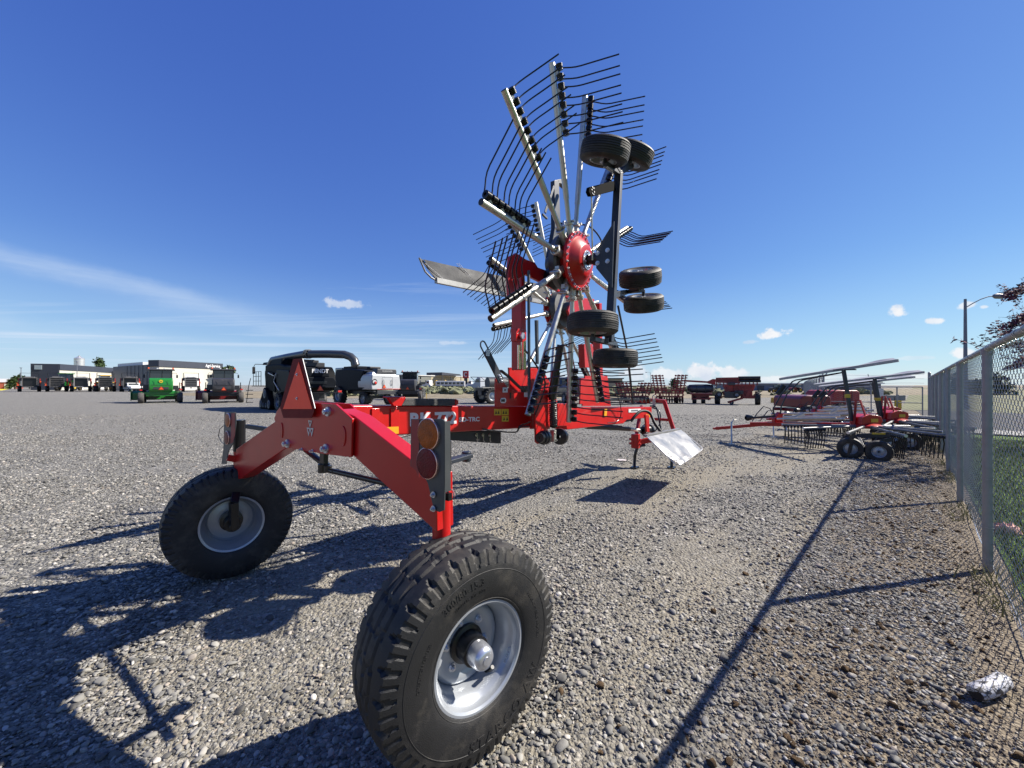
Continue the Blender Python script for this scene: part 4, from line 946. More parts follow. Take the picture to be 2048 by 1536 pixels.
# ---- tine rotor: gearbox, arms, tines
TINEM = mat('tine_steel', (.012, .012, .020), .3, metal=.3, var=.1)
COIL = mat('coil_black', (.006, .006, .007), .25, var=.1)
def rotor(center, nrm, e1, e2, alphas, phis, near=True, lens=None):
    c = V(center); nrm = V(nrm).normalized(); e2 = (V(e2)-nrm*V(e2).dot(nrm)).normalized(); e1 = V(e1)-nrm*V(e1).dot(nrm); e1 = (e1-e2*e1.dot(e2)).normalized()
    gb = MB()
    gb.lathe([(.02, -.10), (.20, -.10), (.22, -.06), (.240, -.030), (.268, -.026), (.268, .002), (.222, .004), (.205, .016), (.150, .066), (.135, .072), (.10, .074), (.085, .076)], c, nrm, 96)
    gbo = part(gb, 'rotor_gearbox', RED, sharp=25)
    mb = MB()
    for i in range(26):
        a = 2*math.pi*i/26; p = c+(e1*math.cos(a)+e2*math.sin(a))*.252+nrm*.003; mb.hexbolt(p, nrm, .0085, .008)
    mb.build('bolt_ring', BOLT, gbo)
    mb = MB(); mb.lathe([(.088, .072), (.088, .082), (.05, .084), (.05, .076)], c, nrm, 32)
    for i in range(4): a = i*math.pi/2+.4; mb.cyl(c+(e1*math.cos(a)+e2*math.sin(a))*.068+nrm*.088, c+(e1*math.cos(a)+e2*math.sin(a))*.068+nrm*.10, .010, n=10)
    mb.build('bearing_cap', BOLT, gbo)
    # arm carrier ring behind the red cover, one socket for each arm
    mb = MB(); mb.lathe([(.10, -.20), (.26, -.19), (.285, -.12), (.27, -.10), (.10, -.095)], c, nrm, 48); mb.lathe([(.02, -.34), (.08, -.34), (.10, -.28), (.10, -.19), (.02, -.19)], c, nrm, 32)
    mb.build('arm_carrier', mat('cast_grey', (.09, .09, .088), .5, metal=.4, var=.25, vscale=14, dirt=.2), gbo)
    coils = []
    farm = None; fv = MB()
    for k, (al, ph) in enumerate(zip(alphas, phis)):
        al, ph = R(al), R(ph)
        rad = e1*math.cos(al)+e2*math.sin(al); tau = e1*math.sin(al)-e2*math.cos(al)
        if not near: tau = -tau
        d = nrm*math.cos(ph)+tau*math.sin(ph); bl = -nrm*math.sin(ph)+tau*math.cos(ph)
        base = c-nrm*.07; Ltot = (lens[k] if lens else 1.60)
        mb = MB(); mb.cyl(base+rad*.55, base+rad*Ltot, .026, n=20); mb.cyl(base+rad*.25, base+rad*.60, .0215, n=18); mb.cyl(base+rad*.18, base+rad*.34, .036, .030, n=20)
        mb.lathe([(.036, 0), (.044, .004), (.044, .02), (.036, .024)], base+rad*.33, rad, 20)
        mb.box(base+rad*.30+tau*.03, (.04, .04, .04)); mb.cyl(base+rad*.36+tau*.02-nrm*.05, base+rad*.36+tau*.02+nrm*.05, .012, n=10)
        arm = part(mb, 'tine_arm', GALV)
        mb = MB(); mb.cyl(base+rad*(Ltot-.004), base+rad*(Ltot+.002), .0235, n=18); mb.build('end_cap', BLKP, arm)
        mc = MB(); rs = []
        r0 = Ltot-.035
        for j in range(4): rs += [(r0-.135*j, 1), (r0-.135*j-.070, -1)]
        for j in range(4):
            rm = r0-.135*j-.035; p = base+rad*rm+d*.030; mc.beam(p-rad*.02, p+rad*.02, .034, .022, up=d)
            mc.hexbolt(base+rad*rm+d*.048, d, .008, .008)
        mc.build('tine_holder', mat('holder_metal', (.35, .35, .33), .4, metal=.7, var=.15, vscale=20), arm)
        for r_, sg in rs:
            tb_ = MB() if near else fv
            cc = base+rad*r_+d*.058+bl*(-.004)
            # wound coil
            pf = []; nC = 5; hC = .046
            for q in range(nC): z0 = -hC/2+hC*q/nC; pf += [(.0245, z0), (.0295, z0+hC/nC*.25), (.0295, z0+hC/nC*.75), (.0245, z0+hC/nC*.98)]
            pf = [(.012, -hC/2)]+pf+[(.0225, hC/2), (.012, hC/2)]
            tb_.mi = 1; tb_.lathe(pf, cc, rad, 14 if near else 8); tb_.mi = 0
            st = cc+bl*.030+rad*(sg*.004)
            pts = [st, st+d*.05+bl*.008, st+d*.11+bl*.024, st+d*.155+bl*.028, st+d*.20+bl*.020, st+d*.28-bl*.008, st+d*.49-bl*.080]
            tb_.tube(pts, .0056, 7 if near else 5)
            if near: tb_.build('tine', [TINEM, COIL], arm)
    if not near:
        o = part(fv, 'tine', [TINEM, COIL]); o['kind'] = 'stuff'
    return gbo
beta = R(4)
nR = E_T*math.cos(beta)-E_Z*math.sin(beta)
cRr = L(2.147, .70, 2.70)
rotor(cRr, nR, E_S, E_Z, [111, 89, 61, 30, -6, -35, -61, -86, -113.5, -149, 177, 141.5], [41, 33, 14, 18, 14, 6, 5, 6, 42, 73, 75, 72], True,
      [1.58, 1.56, 1.58, 1.45, 1.50, 1.55, 1.56, 1.55, 1.56, 1.36, 1.33, 1.47])
cFr = L(3.99, -.70, 2.66)
rotor(cFr, -E_T*math.cos(beta)-E_Z*math.sin(beta), E_S, E_Z, [15, 45, 75, 105, 135, 165, 195, 225, 255, 285, 315, 345], [0, 0, 10, 20, 30, 45, 50, 30, 10, 0, 0, 0], False)
# black stub shaft and chassis leg of the rear rotor
mb = MB(); mb.lathe([(.03, .10), (.045, .10), (.045, .14), (.058, .145), (.058, .20), (.05, .205), (.05, .26), (.07, .27), (.07, .34), (.04, .345)], cRr, nR, 28); part(mb, 'rotor_stub_shaft', BLACK)
tC = 1.10
mb = MB(); mb.prism([Rt(1242, 343, tC), Rt(1247, 343, tC), Rt(1229, 684, tC), Rt(1223, 684, tC)], V((0, .065, 0)))
part(mb, 'chassis_leg', SLATE, bevel=.006)
mb = MB()
for ds in (1.85, 1.99): mb.prism([Fs(1192, 500, ds), Fs(1228, 442, ds), Fs(1224, 575, ds), Fs(1192, 536, ds)], E_S*.012)
cp = part(mb, 'chassis_gusset', SLATE, bevel=.003)
mb = MB()
for px, py in ((1215, 500), (1215, 522), (1195, 506), (1195, 526)): mb.hexbolt(Fs(px, py, 1.85), -E_S, .013, .010)
mb.build('bolt', BOLT, cp)
# small support wheels (six), axles upright now that the rotor is folded
def small_wheel(px, py, Y, ax, lab, dia=.405, W=.165):
    c = loc(P(px, py, Y)); d = locd(V(ax)).normalized(); Rr = dia/2; mb = MB(); mb.lathe([(.01, -.08), (.026, -.08), (.028, -.02), (.045, -.015), (.045, .015), (.028, .02), (.026, .07), (.01, .072)], c, d, 24)
    hub = part(mb, 'support_wheel', RIM); hub['label'] = lab
    mb = MB(); hw = W/2; pf = [(.108, -.80*hw), (.118, -.92*hw), (.14, -1.0*hw), (.165, -.98*hw), (.182, -.90*hw), (.193, -.78*hw)]
    cr = [.62, .42, .21, 0, -.21, -.42, -.62]
    pt2 = []
    for x in reversed(cr):
        pass
    g_ = []
    for x in cr: g_ += [(.2025-.006*abs(x), -(x+.035)*hw), (.1955, -(x+.022)*hw), (.1955, -(x-.022)*hw), (.2025-.006*abs(x), -(x-.035)*hw)]
    g_ = sorted(g_, key=lambda q: q[1]); pf = pf+[(.199, -.70*hw)]+g_+[(.199, .70*hw)]+[(a, -b) for a, b in reversed(pf)]
    mb.lathe(pf, c, d, 64); mb.build('tyre', TYRE, hub, sharp=28)
    mb = MB(); mb.lathe([(.112, .80*hw), (.112, .86*hw), (.104, .84*hw), (.100, .6*hw), (.088, .35*hw), (.086, .05*hw), (.05, .10*hw), (.03, .12*hw)], c, d, 48); mb.lathe([(.112, -.80*hw), (.112, -.86*hw), (.104, -.84*hw), (.100, -.6*hw), (.088, -.35*hw), (.086, .0*hw), (.05, .04*hw), (.03, .05*hw)], c, d, 48)
    mb.build('rim', RIM, hub); return hub, c
up_ = V((.12, -.05, 1))
W1, c1_ = small_wheel(1210, 303, 3.17, (.16, -.30, 1), 'upper support wheel, nearer of the top pair')
W2, c2_ = small_wheel(1264, 310, 3.66, (.34, -.30, .9), 'upper support wheel, farther of the top pair')
W3, c3_ = small_wheel(1280, 555, 3.78, (-.16, -.42, 1), 'right support wheel, upper of the pair')
W4, c4_ = small_wheel(1287, 606, 4.02, (-.12, -.34, 1), 'right support wheel, lower of the pair')
W5, c5_ = small_wheel(1185, 648, 3.06, (.02, .02, 1), 'lower support wheel, upper of the bottom pair')
W6, c6_ = small_wheel(1230, 717, 3.52, (.02, .0, 1), 'lowest support wheel of the folded rotor')
mb = MB()
top_ = (Rt(1238, 346, tC-.03)); bot_ = Rt(1216, 682, tC-.03)
mb.beam(c1_+E_Z*-.0, top_, .05, .03); mb.beam(c2_-E_Z*.02, top_, .05, .03)
mb.cyl(c1_-E_Z*.10, c1_+E_Z*.03, .016, n=12); mb.beam(c1_-E_Z*.10, top_+E_Z*.0, .04, .04); mb.beam(c2_-E_Z*.10, top_, .04, .04)
a3 = (c3_+c4_)/2+V((-.04, .16, 0)); mb.beam(a3, Rt(1226, 590, tC-.03), .05, .05); mb.cyl(c3_-E_Z*.12, c3_, .017, n=12); mb.cyl(c4_, c4_+E_Z*.14, .017, n=12); mb.beam(c3_-E_Z*.12, a3, .035, .035); mb.beam(c4_+E_Z*.13, a3, .035, .035)
mb.cyl(c5_-E_Z*.12, c5_, .016, n=12); mb.cyl(c6_, c6_+E_Z*.12, .016, n=12); b5 = c5_-E_Z*.12; b6 = c6_+E_Z*.13; mb.beam(b5, b6, .05, .035); mb.beam(b5.lerp(b6, .4), bot_, .05, .04)
part(mb, 'wheel_axle', SLATE, bevel=.003)
# adjusting crank arm near the top wheels
mb = MB(); poly_t(mb, [(1188, 371), (1228, 361), (1232, 380), (1190, 391), (1182, 391), (1178, 382), (1180, 373)], 1.06, .03); aa = part(mb, 'adjuster_plate', mat('matte_black', (.006, .006, .007), .9, spec=.05, var=.2), bevel=.003)
mb = MB()
for i in range(6): w_ = i*math.pi/3; c = Rt(1186, 381, 1.063)+V((.022*math.cos(w_), 0, .028*math.sin(w_))); mb.cyl(c, c+E_T*.003, .006, n=10)
mb.build('adjuster_hole', GALV, aa)
mb = MB(); mb.cyl(Rt(1183, 392, 1.04), Rt(1185, 520, .98), .0065, n=10); part(mb, 'adjuster_rod', GALV)
mb = MB()
poly_t(mb, [(1109, 360), (1118, 358), (1122, 470), (1104, 520), (1098, 520), (1110, 455)], .30, .05)   # dark holder behind the arms
poly_t(mb, [(1116, 358), (1124, 357), (1137, 371), (1134, 376), (1122, 366), (1117, 366)], .30, .05)
mb.beam(Rt(1108, 372, .3), Rt(1090, 425, .3), .012, .03); mb.beam(Rt(1085, 428, .3), Rt(1094, 437, .3), .02, .02)
part(mb, 'swath_board_holder', SLATE, bevel=.003)
mb = MB(); mb.prism([Rt(1058, 540, .5), Rt(1060.5, 540, .5), Rt(1061.5, 800, .5), Rt(1059, 800, .5)], V((0, .022, 0))); part(mb, 'transport_brace', SLATE, bevel=.003)
mb = MB(); mb.prism([Rt(1073, 640, -.05), Rt(1077, 640, -.05), Rt(1078, 728, -.05), Rt(1075, 728, -.05)], V((0, .03, 0))); part(mb, 'transport_brace', SLATE, bevel=.003)
mb = MB(); mb.cyl(Rt(1236, 612, 1.0), Rt(1254, 700, .9), .010, n=10); mb.cyl(Rt(1254, 700, .9), Rt(1266, 808, .8), .012, n=10); part(mb, 'support_rod', SLATE)
mb = MB(); mb.cyl(L(2.15, .54, 2.70), L(2.15, .36, 2.55), .11, n=28); part(mb, 'rotor_bracket', BLACK)
hose('hydraulic_hose', [Rt(1150, 450, .5), Rt(1172, 450, .6), Rt(1190, 462, .7), Rt(1202, 480, .7), Rt(1208, 500, .75)], .008)
hose('hydraulic_hose', [Rt(1050, 700, .4), Rt(1075, 735, .4), Rt(1090, 770, .4), Rt(1070, 830, .3)], .008)
hose('hydraulic_hose', [Rt(1110, 700, .5), Rt(1125, 690, .55), Rt(1140, 700, .5), Rt(1150, 740, .3), Rt(1160, 790, .2)], .008)
hose('hydraulic_hose', [Rt(1225, 775, .3), Rt(1238, 800, .2), Rt(1242, 826, .15), Rt(1235, 842, .12), Rt(1215, 846, .12)], .007)

# ---- front tower of the second rotor
mb = MB(); poly_t(mb, [(1162, 757), (1197, 757), (1200, 808), (1160, 808)], .12, .02); poly_t(mb, [(1170, 752), (1215, 752), (1222, 812), (1165, 812)], -.14, .02); part(mb, 'tower_plate', RED, bevel=.003)
mb = MB(); poly_t(mb, [(1199, 606), (1204, 606), (1207, 812), (1201, 812)], -.32, .13); part(mb, 'lift_mast', RED, bevel=.008)
mb = MB(); mb.prism([L(4.75, -.36, 2.95), L(4.0, -.36, 2.85), L(3.85, -.36, 2.62), L(3.95, -.36, 2.5), L(4.7, -.36, 2.55)], V((0, .04, 0))); part(mb, 'lift_arm', RED, bevel=.008)
mb = MB(); poly_t(mb, [(1168, 688), (1185, 688), (1190, 720), (1190, 735), (1170, 735)], -.2, .1); part(mb, 'cylinder_lug', RED, bevel=.004)
# ---- swath curtains
CURT = mat('grey_tarpaulin', (.06, .062, .068), .7, var=.10, vscale=3, rvar=.12, bump=.6, bscale=8)
CURTS = mat('silver_tarpaulin', (.21, .215, .23), .40, var=.14, vscale=5, rvar=.15, bump=1.0, bscale=9)
def cloth(corners, nu, nv, amp, seed, thick=.006):
    """sheet between four corners (a b top edge, d c bottom edge) with soft folds"""
    a, b, c, d = [V(q) for q in corners]; nr = (b-a).cross(d-a).normalized(); mb = MB(); vs = []; fs = []
    for s_ in (0, 1):
        for j in range(nv+1):
            for i in range(nu+1):
                u, v = i/nu, j/nv; p = a.lerp(b, u).lerp(d.lerp(c, u), v)
                f = mathutils.noise.noise(V((u*5, v*1.4, seed)))*amp*(v**.7)*2+math.sin(u*17+seed+v*2)*amp*.35*v
                vs.append(p+nr*(f+s_*thick))
    m_ = (nu+1)*(nv+1)
    for s_ in (0, 1):
        for j in range(nv):
            for i in range(nu):
                q = s_*m_+j*(nu+1)+i; fs.append((q, q+1, q+nu+2, q+nu+1) if not s_ else (q+nu+1, q+nu+2, q+1, q))
    bd = [i for i in range(nu+1)]+[j*(nu+1)+nu for j in range(1, nv+1)]+[nv*(nu+1)+i for i in range(nu-1, -1, -1)]+[j*(nu+1) for j in range(nv-1, 0, -1)]
    for q, r_ in zip(bd, bd[1:]+bd[:1]): fs.append((q, r_, r_+m_, q+m_))
    return mb.add(vs, fs)
tQ = -1.0
A_, B_, C_, D_ = Rt(873, 561, tQ), Rt(1098, 607, tQ), Rt(1098, 572, tQ), Rt(838, 515, tQ)
mb = cloth([A_, B_, C_, Rt(846, 519, tQ)], 40, 10, .012, 2.0); mb.add([D_, D_+V((0, .006, 0)), Rt(846, 519, tQ), Rt(846, 519, tQ)+V((0, .006, 0)), A_, A_+V((0, .006, 0))], [(0, 2, 4), (1, 5, 3), (0, 4, 5, 1), (0, 1, 3, 2)])
cu = part(mb, 'swath_curtain', CURT, sharp=60); cu['label'] = 'dark grey curtain sticking out to the left of the masts'
mb = MB(); mb.beam(A_-E_S*.01, B_, .05, .06, up=E_Z); mb.tube([D_, Rt(850, 543, tQ), Rt(862, 555, tQ), A_], .010, 6)
mb.build('curtain_rail', mat('pale_aluminium', (.36, .36, .35), .45, metal=.5, var=.2, vscale=8), cu)
mb = MB()
for x0, y0, x1, y1 in ((849, 527, 884, 557), (912, 527, 950, 570), (916, 527, 955, 571)): mb.tube([Rt(x0, y0, tQ-.0)+E_T*.012, Rt(x1, y1, tQ)+E_T*.012], .003, 5)
mb.build('seam', LETTER, cu)
def lw(x, y, z): return loc(V((x, y, z)))
cA, cB, cC, cD = lw(1.84, 5.32, .835), lw(2.84, 6.54, .785), lw(3.09, 6.22, .50), lw(2.20, 5.10, .445)
mb = cloth([cA, cB, cC, cD], 60, 24, .034, 7.3)
cu = part(mb, 'swath_curtain', CURTS, sharp=60); cu['label'] = 'silver curtain hanging low beside the headstock legs'
mb = MB(); mb.beam(cA, cB, .05, .022, up=E_Z); mb.build('curtain_rail', mat('pale_aluminium', (.55, .55, .53), .4), cu)
mb = MB(); mb.tube([cA, cD.lerp(cA, .08), cD.lerp(cC, .06)-E_Z*.0, cD.lerp(cC, .94), cC.lerp(cB, .06), cB], .007, 6); mb.build('hem', LETTER, cu)
hose('curtain_tube', [Rt(1262, 842, .30), Rt(1270, 832, .34), Rt(1280, 823, .38), Rt(1291, 822, .42), Rt(1301, 828, .48), Rt(1309, 846, .56), (cA.lerp(cB, .42))], .022, mat('tube_black', (.02, .022, .026), .6, spec=.25, var=.2))
# ---- headstock, legs, PTO shaft
def W3(px, py, Y): return loc(P(px, py, Y))
mb = MB()
Lb, Rb = W3(1270, 892, 7.15), W3(1352, 880, 7.35)
mb.beam(W3(1302, 800, 7.9), W3(1330, 803, 7.5), .07, .07); mb.beam(W3(1328, 802, 7.5), W3(1349, 866, 7.3), .07, .05, up=E_S); mb.beam(W3(1283, 812, 7.9), W3(1270, 885, 7.3), .06, .05, up=E_S)
mb.beam(W3(1308, 838, 7.6), W3(1340, 840, 7.4), .05, .05)
part(mb, 'headstock', RED, bevel=.006)
mb = MB(); mb.beam(W3(1264, 886, 7.15), W3(1348, 872, 7.3), .07, .09, up=E_Z); part(mb, 'hitch_crossbar', RED, bevel=.005)
mb = MB(); c = W3(1271, 882, 7.15); mb.box(c+E_Z*.0, (.10, .14, .26)); mb.cyl(c+V((0, -.1, .03)), c+V((0, .12, .03)), .022, n=12); mb.cyl(c+V((0, -.1, -.05)), c+V((0, .12, -.05)), .022, n=12); part(mb, 'hitch_bracket', RED, bevel=.008)
hose('stand_leg', [W3(1290, 890, 7.2), W3(1277, 893, 7.2), W3(1271, 905, 7.2), W3(1269, 922, 7.2), loc(G(1269, 935.5))], .028, BLACK)
mb = MB(); q = loc(G(1269, 935.5)); mb.box(q+E_Z*.012, (.16, .12, .02)); part(mb, 'foot_plate', BLACK)
hose('stand_leg', [W3(1342, 885, 7.15), W3(1343, 905, 7.15), loc(G(1343, 936))], .028, BLACK)
mb = MB(); q = loc(G(1343, 936)); mb.box(q+E_Z*.012, (.16, .12, .02)); part(mb, 'foot_plate', BLACK)
mb = MB(); a, b = W3(1172, 853, 5.9), W3(1258, 858, 7.0); mb.cyl(a, b, .038, n=20); part(mb, 'pto_shaft', BLKP)
mb = MB(); mb.cyl(b, W3(1280, 861, 7.25), .034, n=20); mb.cyl(W3(1160, 851, 5.75), a, .03, n=16); part(mb, 'pto_inner_tube', GALV)
mb = MB(); c = W3(1291, 861, 7.3); mb.lathe([(.03, -.12), (.075, -.11), (.085, -.05), (.10, 0), (.11, .06), (.13, .07), (.13, .12), (.05, .125)], c, (b-a), 32); part(mb, 'pto_guard', BLACK)
mb = MB(); poly_t(mb, [(1291, 830), (1298, 830), (1299, 864), (1294, 864)], .28, .03); part(mb, 'pto_hanger', RED, bevel=.003)
mb = MB(); poly_t(mb, [(1257, 818), (1281, 817), (1283, 824), (1257, 825)], .098, -.002); lb_ = part(mb, 'white_label', LETTER)
mb = MB(); poly_t(mb, [(1262, 820), (1276, 819.5), (1276, 822.5), (1262, 823)], .1005, -.001); mb.build('label_print', mat('print_grey', (.12, .12, .14), .5), lb_)
mb = MB(); a = Rt(1270, 803, .16); 
for k in range(5): mb.box(Rt(1262+k*8, 801, .1), (.12, .10, .035), rot=Matrix.Rotation(.2*k, 3, 'Y'))
mb.beam(Rt(1205, 800, .2), Rt(1300, 799, .1), .03, .03); part(mb, 'control_linkage', BLACK, bevel=.003)
mb = MB(); q = W3(1308, 795, 7.7); mb.tube([q+V((0, .03*math.cos(w_), .045*math.sin(w_))) for w_ in np.linspace(0, 6.28, 16)], .011, 7); mb.beam(q-E_Z*.05, q-E_Z*.2, .05, .04, up=E_S); part(mb, 'lifting_eye', mat('pale_cast', (.5, .47, .42), .5, metal=.3, var=.1))
hose('hydraulic_hose', [W3(1300, 812, 7.7), W3(1312, 815, 7.6), W3(1318, 840, 7.4), W3(1322, 862, 7.3)], .014)
hose('hydraulic_hose', [W3(1302, 815, 7.7), W3(1318, 822, 7.6), W3(1320, 845, 7.5), W3(1310, 862, 7.3)], .012)
hose('hydraulic_hose', [W3(1232, 838, 6.7), W3(1250, 842, 6.9), W3(1262, 838, 7.0), W3(1255, 828, 6.8)], .02)
mb = MB(); poly_t(mb, [(1209, 818), (1214, 818), (1213, 832), (1208, 832)], .112, -.002); poly_t(mb, [(1292, 828), (1300, 830), (1299, 835), (1292, 834)], .112, -.002); part(mb, 'reflector', MATS['amber_reflector'])
# ================================================================ PARKED MACHINES AND BUILDINGS BEYOND
def face(px, py, extra=0):
    g = G(px, py); return g, math.atan2(-g.x, g.y)+R(extra)
def ag_wheel(root, c, r, wd, m=TYRE, rimm=RIM, n=28, lugs=0, name='wheel', side=1):
    c = V(c); mb = MB(); mb.lathe([(.02, -wd*.3*side), (r*.2, -wd*.3*side), (r*.2, wd*.28*side), (.02, wd*.3*side)], c, (1, 0, 0), 14); hub = mb.build(name, rimm, root)
    mb = MB(); h = wd/2; mb.lathe([(r*.55, -h*.8), (r*.7, -h), (r*.9, -h*.95), (r*.98, -h*.7), (r, 0), (r*.98, h*.7), (r*.9, h*.95), (r*.7, h), (r*.55, h*.8)], c, (1, 0, 0), n)
    for i in range(lugs):
        for sg in (-1, 1):
            a = 2*math.pi*(i+(.25*sg))/lugs; d = V((0, math.cos(a), math.sin(a))); tt = V((0, -math.sin(a), math.cos(a)))
            mb.beam(c+d*r*.985+V((sg*h*.95, 0, 0)), c+d*r*1.0+V((sg*h*.05, 0, 0))+tt*r*.16, r*.07, r*.10, up=d)
    mb.build('tyre', m, hub)
    mb = MB(); mb.lathe([(r*.56, h*.72), (r*.56, h*.8), (r*.5, h*.7), (r*.45, h*.2), (r*.2, h*.3)], c, (1, 0, 0), n); mb.lathe([(r*.56, -h*.72), (r*.56, -h*.8), (r*.5, -h*.7), (r*.45, -h*.2), (r*.2, -h*.3)], c, (1, 0, 0), n); mb.build('rim', rimm, hub); return hub
def B(root, name, m, *boxes, bevel=.02, **k):
    mb = MB()
    for b in boxes: mb.box(b[0], b[1], **(b[2] if len(b) > 2 else {}))
    return mb.build(name, m, root, bevel=bevel, **k)
def smv(root, c, s, m=ORANGE):
    c = V(c); mb = MB(); mb.prism([c+V((-s, 0, -s*.6)), c+V((s, 0, -s*.6)), c+V((s*.12, 0, s)), c+V((-s*.12, 0, s))], V((0, .02, 0))); o = mb.build('warning_triangle', mat('red_border', (.45, .02, .02), .5, var=.05), root)
    mb = MB(); mb.prism([c+V((-s*.72, -.012, -s*.45)), c+V((s*.72, -.012, -s*.45)), c+V((0, -.012, s*.72))], V((0, .01, 0))); mb.build('reflective_panel', m, o); return o
KS = .76
# ---- windrowers (self-propelled, seen from behind)
def windrower(label, px, py, body, frame, header, emblem=False, yaw=0, rimm=RIM, tg=TYREG):
    g, rz = face(px, py, yaw); root = empty('windrower', label, 'windrower', (g.x, g.y, 0), rz, scale=KS)
    mb = MB(); prof = [(-.0, 1.35), (-.12, 1.65), (-.10, 2.25), (.05, 2.66), (.35, 2.80), (2.2, 2.80), (2.2, 1.25), (.1, 1.25)]
    for x, k in ((0, 1),): mb.prism([V((-1.0, y, z)) for y, z in prof], V((2.0, 0, 0)))
    hood = mb.build('hood', body, root, bevel=.09, seg=3)
    B(hood, 'grille', DGREY, ((0, -.10, 1.66), (1.3, .05, .26)), ((-1.02, 1.1, 2.2), (.03, 1.2, .8)), ((1.02, 1.1, 2.2), (.03, 1.2, .8)))
    B(hood, 'hood_seam', DGREY, ((0, -.128, 2.02), (1.6, .02, .02)), ((-.55, -.124, 2.3), (.012, .03, .55)), ((.55, -.124, 2.3), (.012, .03, .55)), bevel=0)
    if emblem:
        mb = MB(); c = V((0, -.125, 2.42)); mb.lathe([(.17, 0), (.17, .02), (.001, .022)], c, (0, -1, 0), 24); e = mb.build('emblem', mat('emblem_yellow', (.7, .5, .03), .4), root)
        mb = MB(); mb.prism([c+V((-.12, -.026, -.02)), c+V((-.04, -.026, .035)), c+V((.05, -.026, .02)), c+V((.11, -.026, .08)), c+V((.08, -.026, .0)), c+V((.10, -.026, -.07)), c+V((.02, -.026, -.02)), c+V((-.06, -.026, -.06))], V((0, .006, 0))); mb.build('emblem_mark', mat('emblem_green', (.02, .12, .03), .4), e)
    smv(root, (.02, -.17, 1.62 if emblem else 1.55), .23)
    mb = MB(); mb.prism([V((-.86, 2.3, 1.5)), V((.86, 2.3, 1.5)), V((1.0, 2.3, 3.72)), V((-1.0, 2.3, 3.72))], V((0, 1.5, 0))); cab = mb.build('cab', GLASS, root, bevel=.05)
    B(cab, 'pillar', BLKP, ((-.94, 2.29, 2.7), (.09, .07, 2.1)), ((.94, 2.29, 2.7), (.09, .07, 2.1)), ((.1, 2.28, 3.2), (.06, .05, 1.0)), ((-.33, 2.9, 2.9), (.5, .5, .6)))
    B(cab, 'roof', DGREY, ((0, 3.0, 3.80), (2.5, 1.9, .16), dict(taper=.92)), bevel=.05)
    B(cab, 'beacon', ORANGE, ((-1.05, 2.4, 3.95), (.14, .14, .18)), ((1.05, 2.4, 3.95), (.14, .14, .18)))
    B(cab, 'work_lamp', mat('lamp_white', (.7, .7, .7), .3), ((-.3, 2.15, 3.92), (.16, .06, .12)), ((.3, 2.15, 3.92), (.16, .06, .12)))
    mb = MB()
    for sx in (-1, 1): mb.tube([(sx*.95, 2.6, 3.4), (sx*1.35, 2.7, 3.42), (sx*1.42, 2.7, 3.2)], .02, 5); mb.box((sx*1.42, 2.7, 3.02), (.16, .06, .36))
    mb.build('mirror', BLKP, root)
    B(root, 'axle_frame', frame, ((0, .35, 1.12), (3.3, .28, .24)), ((0, 1.9, .95), (2.5, 3.2, .35)), ((-1.62, .35, 1.0), (.14, .2, .4)), ((1.62, .35, 1.0), (.14, .2, .4)))
    B(root, 'side_console', DGREY, ((-1.25, 1.7, 1.75), (.5, 1.5, .6)), ((1.25, 1.7, 1.7), (.5, 1.4, .5)))
    B(root, 'tail_lamp', mat('tail_red', (.6, .03, .02), .3), ((-1.62, -.02, 1.45), (.22, .04, .12)), ((1.66, -.02, 1.5), (.26, .04, .14)))
    mb = MB()
    for sx in (-1, 1):
        for y0 in (.6, 1.5, 2.4): mb.tube([(sx*1.6, y0, 1.4), (sx*1.6, y0, 2.3)], .018, 5)
        mb.tube([(sx*1.6, .6, 2.3), (sx*1.6, 2.4, 2.3)], .018, 5); mb.tube([(sx*1.6, .6, 1.9), (sx*1.6, 2.4, 1.9)], .015, 5)
        for z in (.5, .8, 1.1): mb.box((sx*1.7, 2.6, z), (.3, .2, .04))
    mb.build('handrail', BLACK, root)
    for sx in (-1, 1):
        ag_wheel(root, (sx*1.62, .35, .60), .60, .50, tg, rimm, 26, 0, 'caster_wheel', sx); ag_wheel(root, (sx*1.5, 3.4, .82), .82, .5, TYRE, rimm, 30, 18, 'drive_wheel', sx)
    mb = MB(); mb.prism([V((-2.5, y, z)) for y, z in ((4.3, .25), (4.3, 1.1), (4.7, 1.35), (5.4, 1.1), (5.8, .3))], V((4.2, 0, 0))); hd = mb.build('header', header, root, bevel=.08)
    B(hd, 'end_shield', header, ((-2.56, 5.0, .85), (.10, 1.7, 1.3)), ((1.74, 5.0, .85), (.10, 1.7, 1.2)), bevel=.05); return root
GREEN = mat('green_paint', (.018, .20, .025), .3, var=.08, vscale=3, coat=.3)
DRED = mat('dark_red_paint', (.20, .012, .015), .35, var=.12, vscale=3, coat=.2)
windrower('bright green windrower with an orange triangle and dark cab, parked facing away', 322, 806, GREEN, GREEN, GREEN, True)
windrower('dark grey and red windrower with a tinted cab, parked left of the black combine', 447, 806, DGREY, BLKP, DRED)
